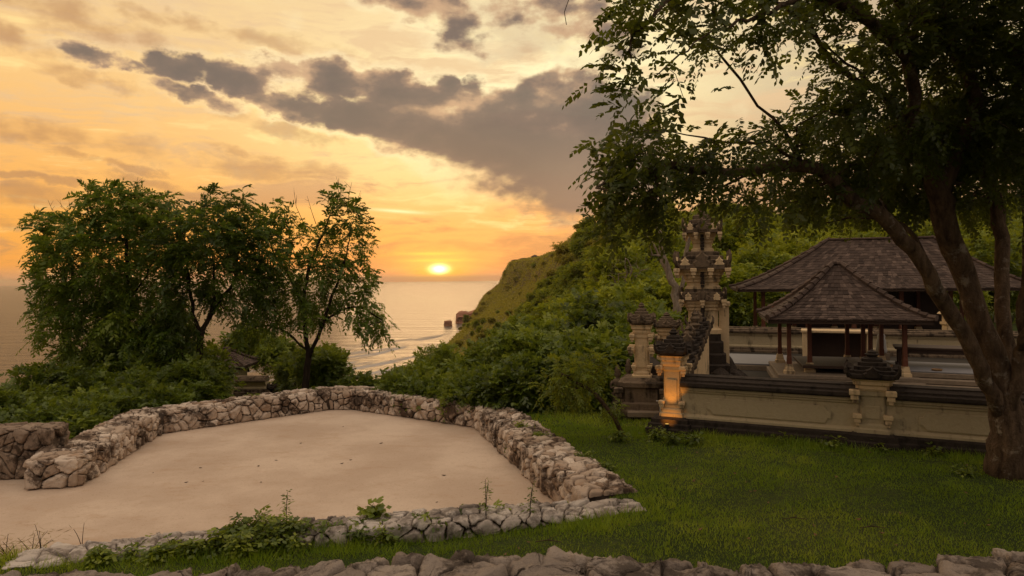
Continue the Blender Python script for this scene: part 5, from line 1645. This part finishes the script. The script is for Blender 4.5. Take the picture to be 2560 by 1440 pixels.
for i, (px, py) in enumerate(((40, 1412), (80, 1400), (15, 1395))):
    weed('dry_weed', ('dry yellowish grass tuft at the bottom left corner', 'dry grass tuft just right of the bottom left corner', 'dry grass tuft cut by the left picture edge')[i], px, py, -.5, .34, 8, 1, .12, .008, 'dry_grass', .5, L=.16, stems=7)
for i, (px, py, h, lab) in enumerate(((500, 1392, .22, 'low bushy weed at the left third of the edging wall'), (600, 1365, .3, 'bushy weed just left of the widest clump'), (680, 1345, .3, 'bushy weed just behind the widest clump'), (740, 1372, .26, 'weed clump below right of the seed spike'), (330, 1392, .18, 'small weed near the left end of the edging'), (960, 1350, .2, 'low weed hanging over the edging under the broad leaves'), (1270, 1318, .22, 'weed between the two thin tall weeds'), (1360, 1310, .2, 'weed right of the second thin tall weed'), (640, 1375, .34, 'leafy green weed clump before the edging wall, widest one'), (560, 1385, .22, 'low weed clump left of the widest one'), (700, 1370, .36, 'leafy weed clump right under the tall seed spike'),
                                      (780, 1345, .24, 'small leafy weed right of the tall seed spike'), (1010, 1330, .22, 'leafy weed below the broad leaved plant'), (1100, 1330, .22, 'weed sprouting in the middle of the edging wall'),
                                      (1190, 1320, .2, 'weed at the foot of the tallest thin weed'), (430, 1380, .2, 'small weed on the left part of the edging'), (860, 1345, .2, 'weed between the seed spike and broad leaved plant'), (1440, 1290, .2, 'weed near the pointed right corner of the edging'))):
    weed('leafy_weed', lab, px, py, -.3, h, 7, 1, .08, .045, spread=.55, L=.12, stems=13)
for i, (px, py, lab) in enumerate(((1278, 1142, 'green tuft growing at the inner foot of the right wall'), (1300, 1068, 'small creeper tuft on the upper right wall top'), (1345, 1090, 'creeper patch on the right wall top, second from the far end'),
                                   (1460, 1145, 'creeper patch on the near part of the right wall top'), (640, 992, 'bright green tuft on the back wall top near the shrine'), (780, 975, 'tiny green tuft on the back wall top by the forked tree'),
                                   (1520, 1170, 'small leafy sprig at the outer edge of the right wall'))):
    weed('wall_creeper', lab, px, py, ZF if i == 0 else -.04, .34 if i == 0 else .10, 7, 1, .06, .04, spread=.25 if i == 0 else 1.2, L=.08, stems=7 if i == 0 else 9, cat='creeper')
for i, (px, py, z, h, lab) in enumerate(((1545, 1092, 0, .16, 'low weeds round the foot of the leaning sapling'), (1680, 1100, 0, .24, 'dark weeds before the black foot of the glowing pillar'), (1740, 1105, 0, .2, 'weeds right of the lamplit pillar foot'),
                                         (1640, 1090, 0, .2, 'weeds left of the lamplit pillar foot'), (1950, 1110, 0, .2, 'weeds below the left wall panel'), (2080, 1120, 0, .22, 'weeds left of the middle pillar foot'),
                                         (2200, 1125, 0, .2, 'weeds before the middle pillar foot'), (2330, 1140, 0, .2, 'weeds below the right wall panel'), (2420, 1190, 0, .16, 'dark weeds at the left of the big tree base'), (1545, 1040, 0, .3, 'bright little bush before the guardian figures'))):
    weed('leafy_weed', lab, px, py, z, h, 7, 1, .08, .04, spread=.7, L=.12, stems=14)
for i, (px, py, h, n_) in enumerate(((575, 1352, .30, 10), (625, 1345, .36, 12), (665, 1362, .40, 12), (705, 1352, .34, 12), (735, 1345, .28, 10), (545, 1372, .24, 10), (480, 1385, .2, 8), (600, 1385, .3, 12), (820, 1340, .2, 8),
                                   (905, 1345, .18, 8), (1060, 1322, .24, 8), (1140, 1312, .22, 8), (1235, 1302, .26, 8), (1300, 1300, .22, 8), (1400, 1290, .18, 8), (390, 1395, .16, 8), (250, 1402, .16, 8))):
    weed('leafy_weed', 'bushy green weed overgrowing the near side of the edging wall', px, py, -.28, h, n_, 2, .075, .042, spread=.45, L=.14, stems=12, group='weeds overgrowing the edging wall')
# leaves and sticks lying about
for i in range(16):
    px, py = random.choice(((random.uniform(20, 1150), random.uniform(1180, 1290)), (random.uniform(450, 1250), random.uniform(1060, 1180))))
    g = G(px, py, ZF)
    if not in_poly(np.array([g[0]]), np.array([g[1]]), [q for q in floor_poly])[0] or (px < 330 and py < 1230): continue
    s = random.uniform(.018, .04); a = random.uniform(0, 6.28)
    V = np.array([(-1.3, 0, .2), (0, -.6, 0), (1.4, 0, .5), (0, .6, .15), (-1.3, 0, .1), (0, -.6, -.1), (1.4, 0, .4), (0, .6, .05)]) * s
    o = link('fallen_leaf', raw_mesh('fallen_leaf', V, [0, 1, 2, 3, 7, 6, 5, 4], [0, 4], [M['wood_dark']]), None, (g[0], g[1], ZF + .006)); o.rotation_euler.z = a
    tag(o, 'tiny dark fallen leaf on the tan terrace floor', 'leaf', 'fallen leaves on the terrace')
for i in range(44):
    px, py = random.uniform(1250, 2500), random.uniform(1110, 1370)
    g = G(px, py, 0.03)
    if not out_walls(g[:1], g[1:2])[0] or (px < 1640 and py < 1260): continue
    s = random.uniform(.014, .032)
    V = np.array([(-1.3, 0, .5), (0, -.6, 0), (1.4, 0, .9), (0, .6, .3), (-1.3, 0, .4), (0, -.6, -.1), (1.4, 0, .8), (0, .6, .2)]) * s
    o = link('fallen_leaf', raw_mesh('fallen_leaf', V, [0, 1, 2, 3, 7, 6, 5, 4], [0, 4], [M['rattan']]), None, (g[0], g[1], float(height(g[0], g[1])) + .045)); o.rotation_euler = (random.uniform(-.4, .4), random.uniform(-.4, .4), random.uniform(0, 6.28))
    tag(o, 'small brown fallen leaf lying in the lawn grass', 'leaf', 'fallen leaves on the lawn')
for i, (px, py, lab) in enumerate(((1985, 1303, 'short pale twig lying on the lawn'), (2180, 1325, 'longer brown twig on the lawn nearer the tree'), (1370, 1360, 'dry brown twig on the near lawn above the boulders'))):
    g = G(px, py, 0.02)
    mb = MB(); mb.tube([(-.16, 0, .02), (0, .02, .035), (.17, -.01, .02)], [.006, .008, .005], 5); mb.tube([(0, .02, .035), (.07, .08, .05)], [.005, .003], 4)
    o = mb.build('fallen_twig', M['bark']); o.location = g + np.array((0, 0, .01)); tag(o, lab, 'twig')
# ------------------------------------------------------------------ sea haze
m, b = new_mat('haze')
v = b.n('ShaderNodeVolumePrincipled')
b.put(v, 'Color', (1., .84, .68, 1)); b.put(v, 'Density', 0.00006); b.put(v, 'Anisotropy', .5)
o_ = b.n('ShaderNodeOutputMaterial')
m.node_tree.links.new(v.outputs[0], o_.inputs['Volume'])
mb = MB(); mb.box((0, S_ / 2 - 400, -97), (30500, S_ / 2 + 600, 97 + 60))
tag(mb.build('haze', m), kind='stuff')
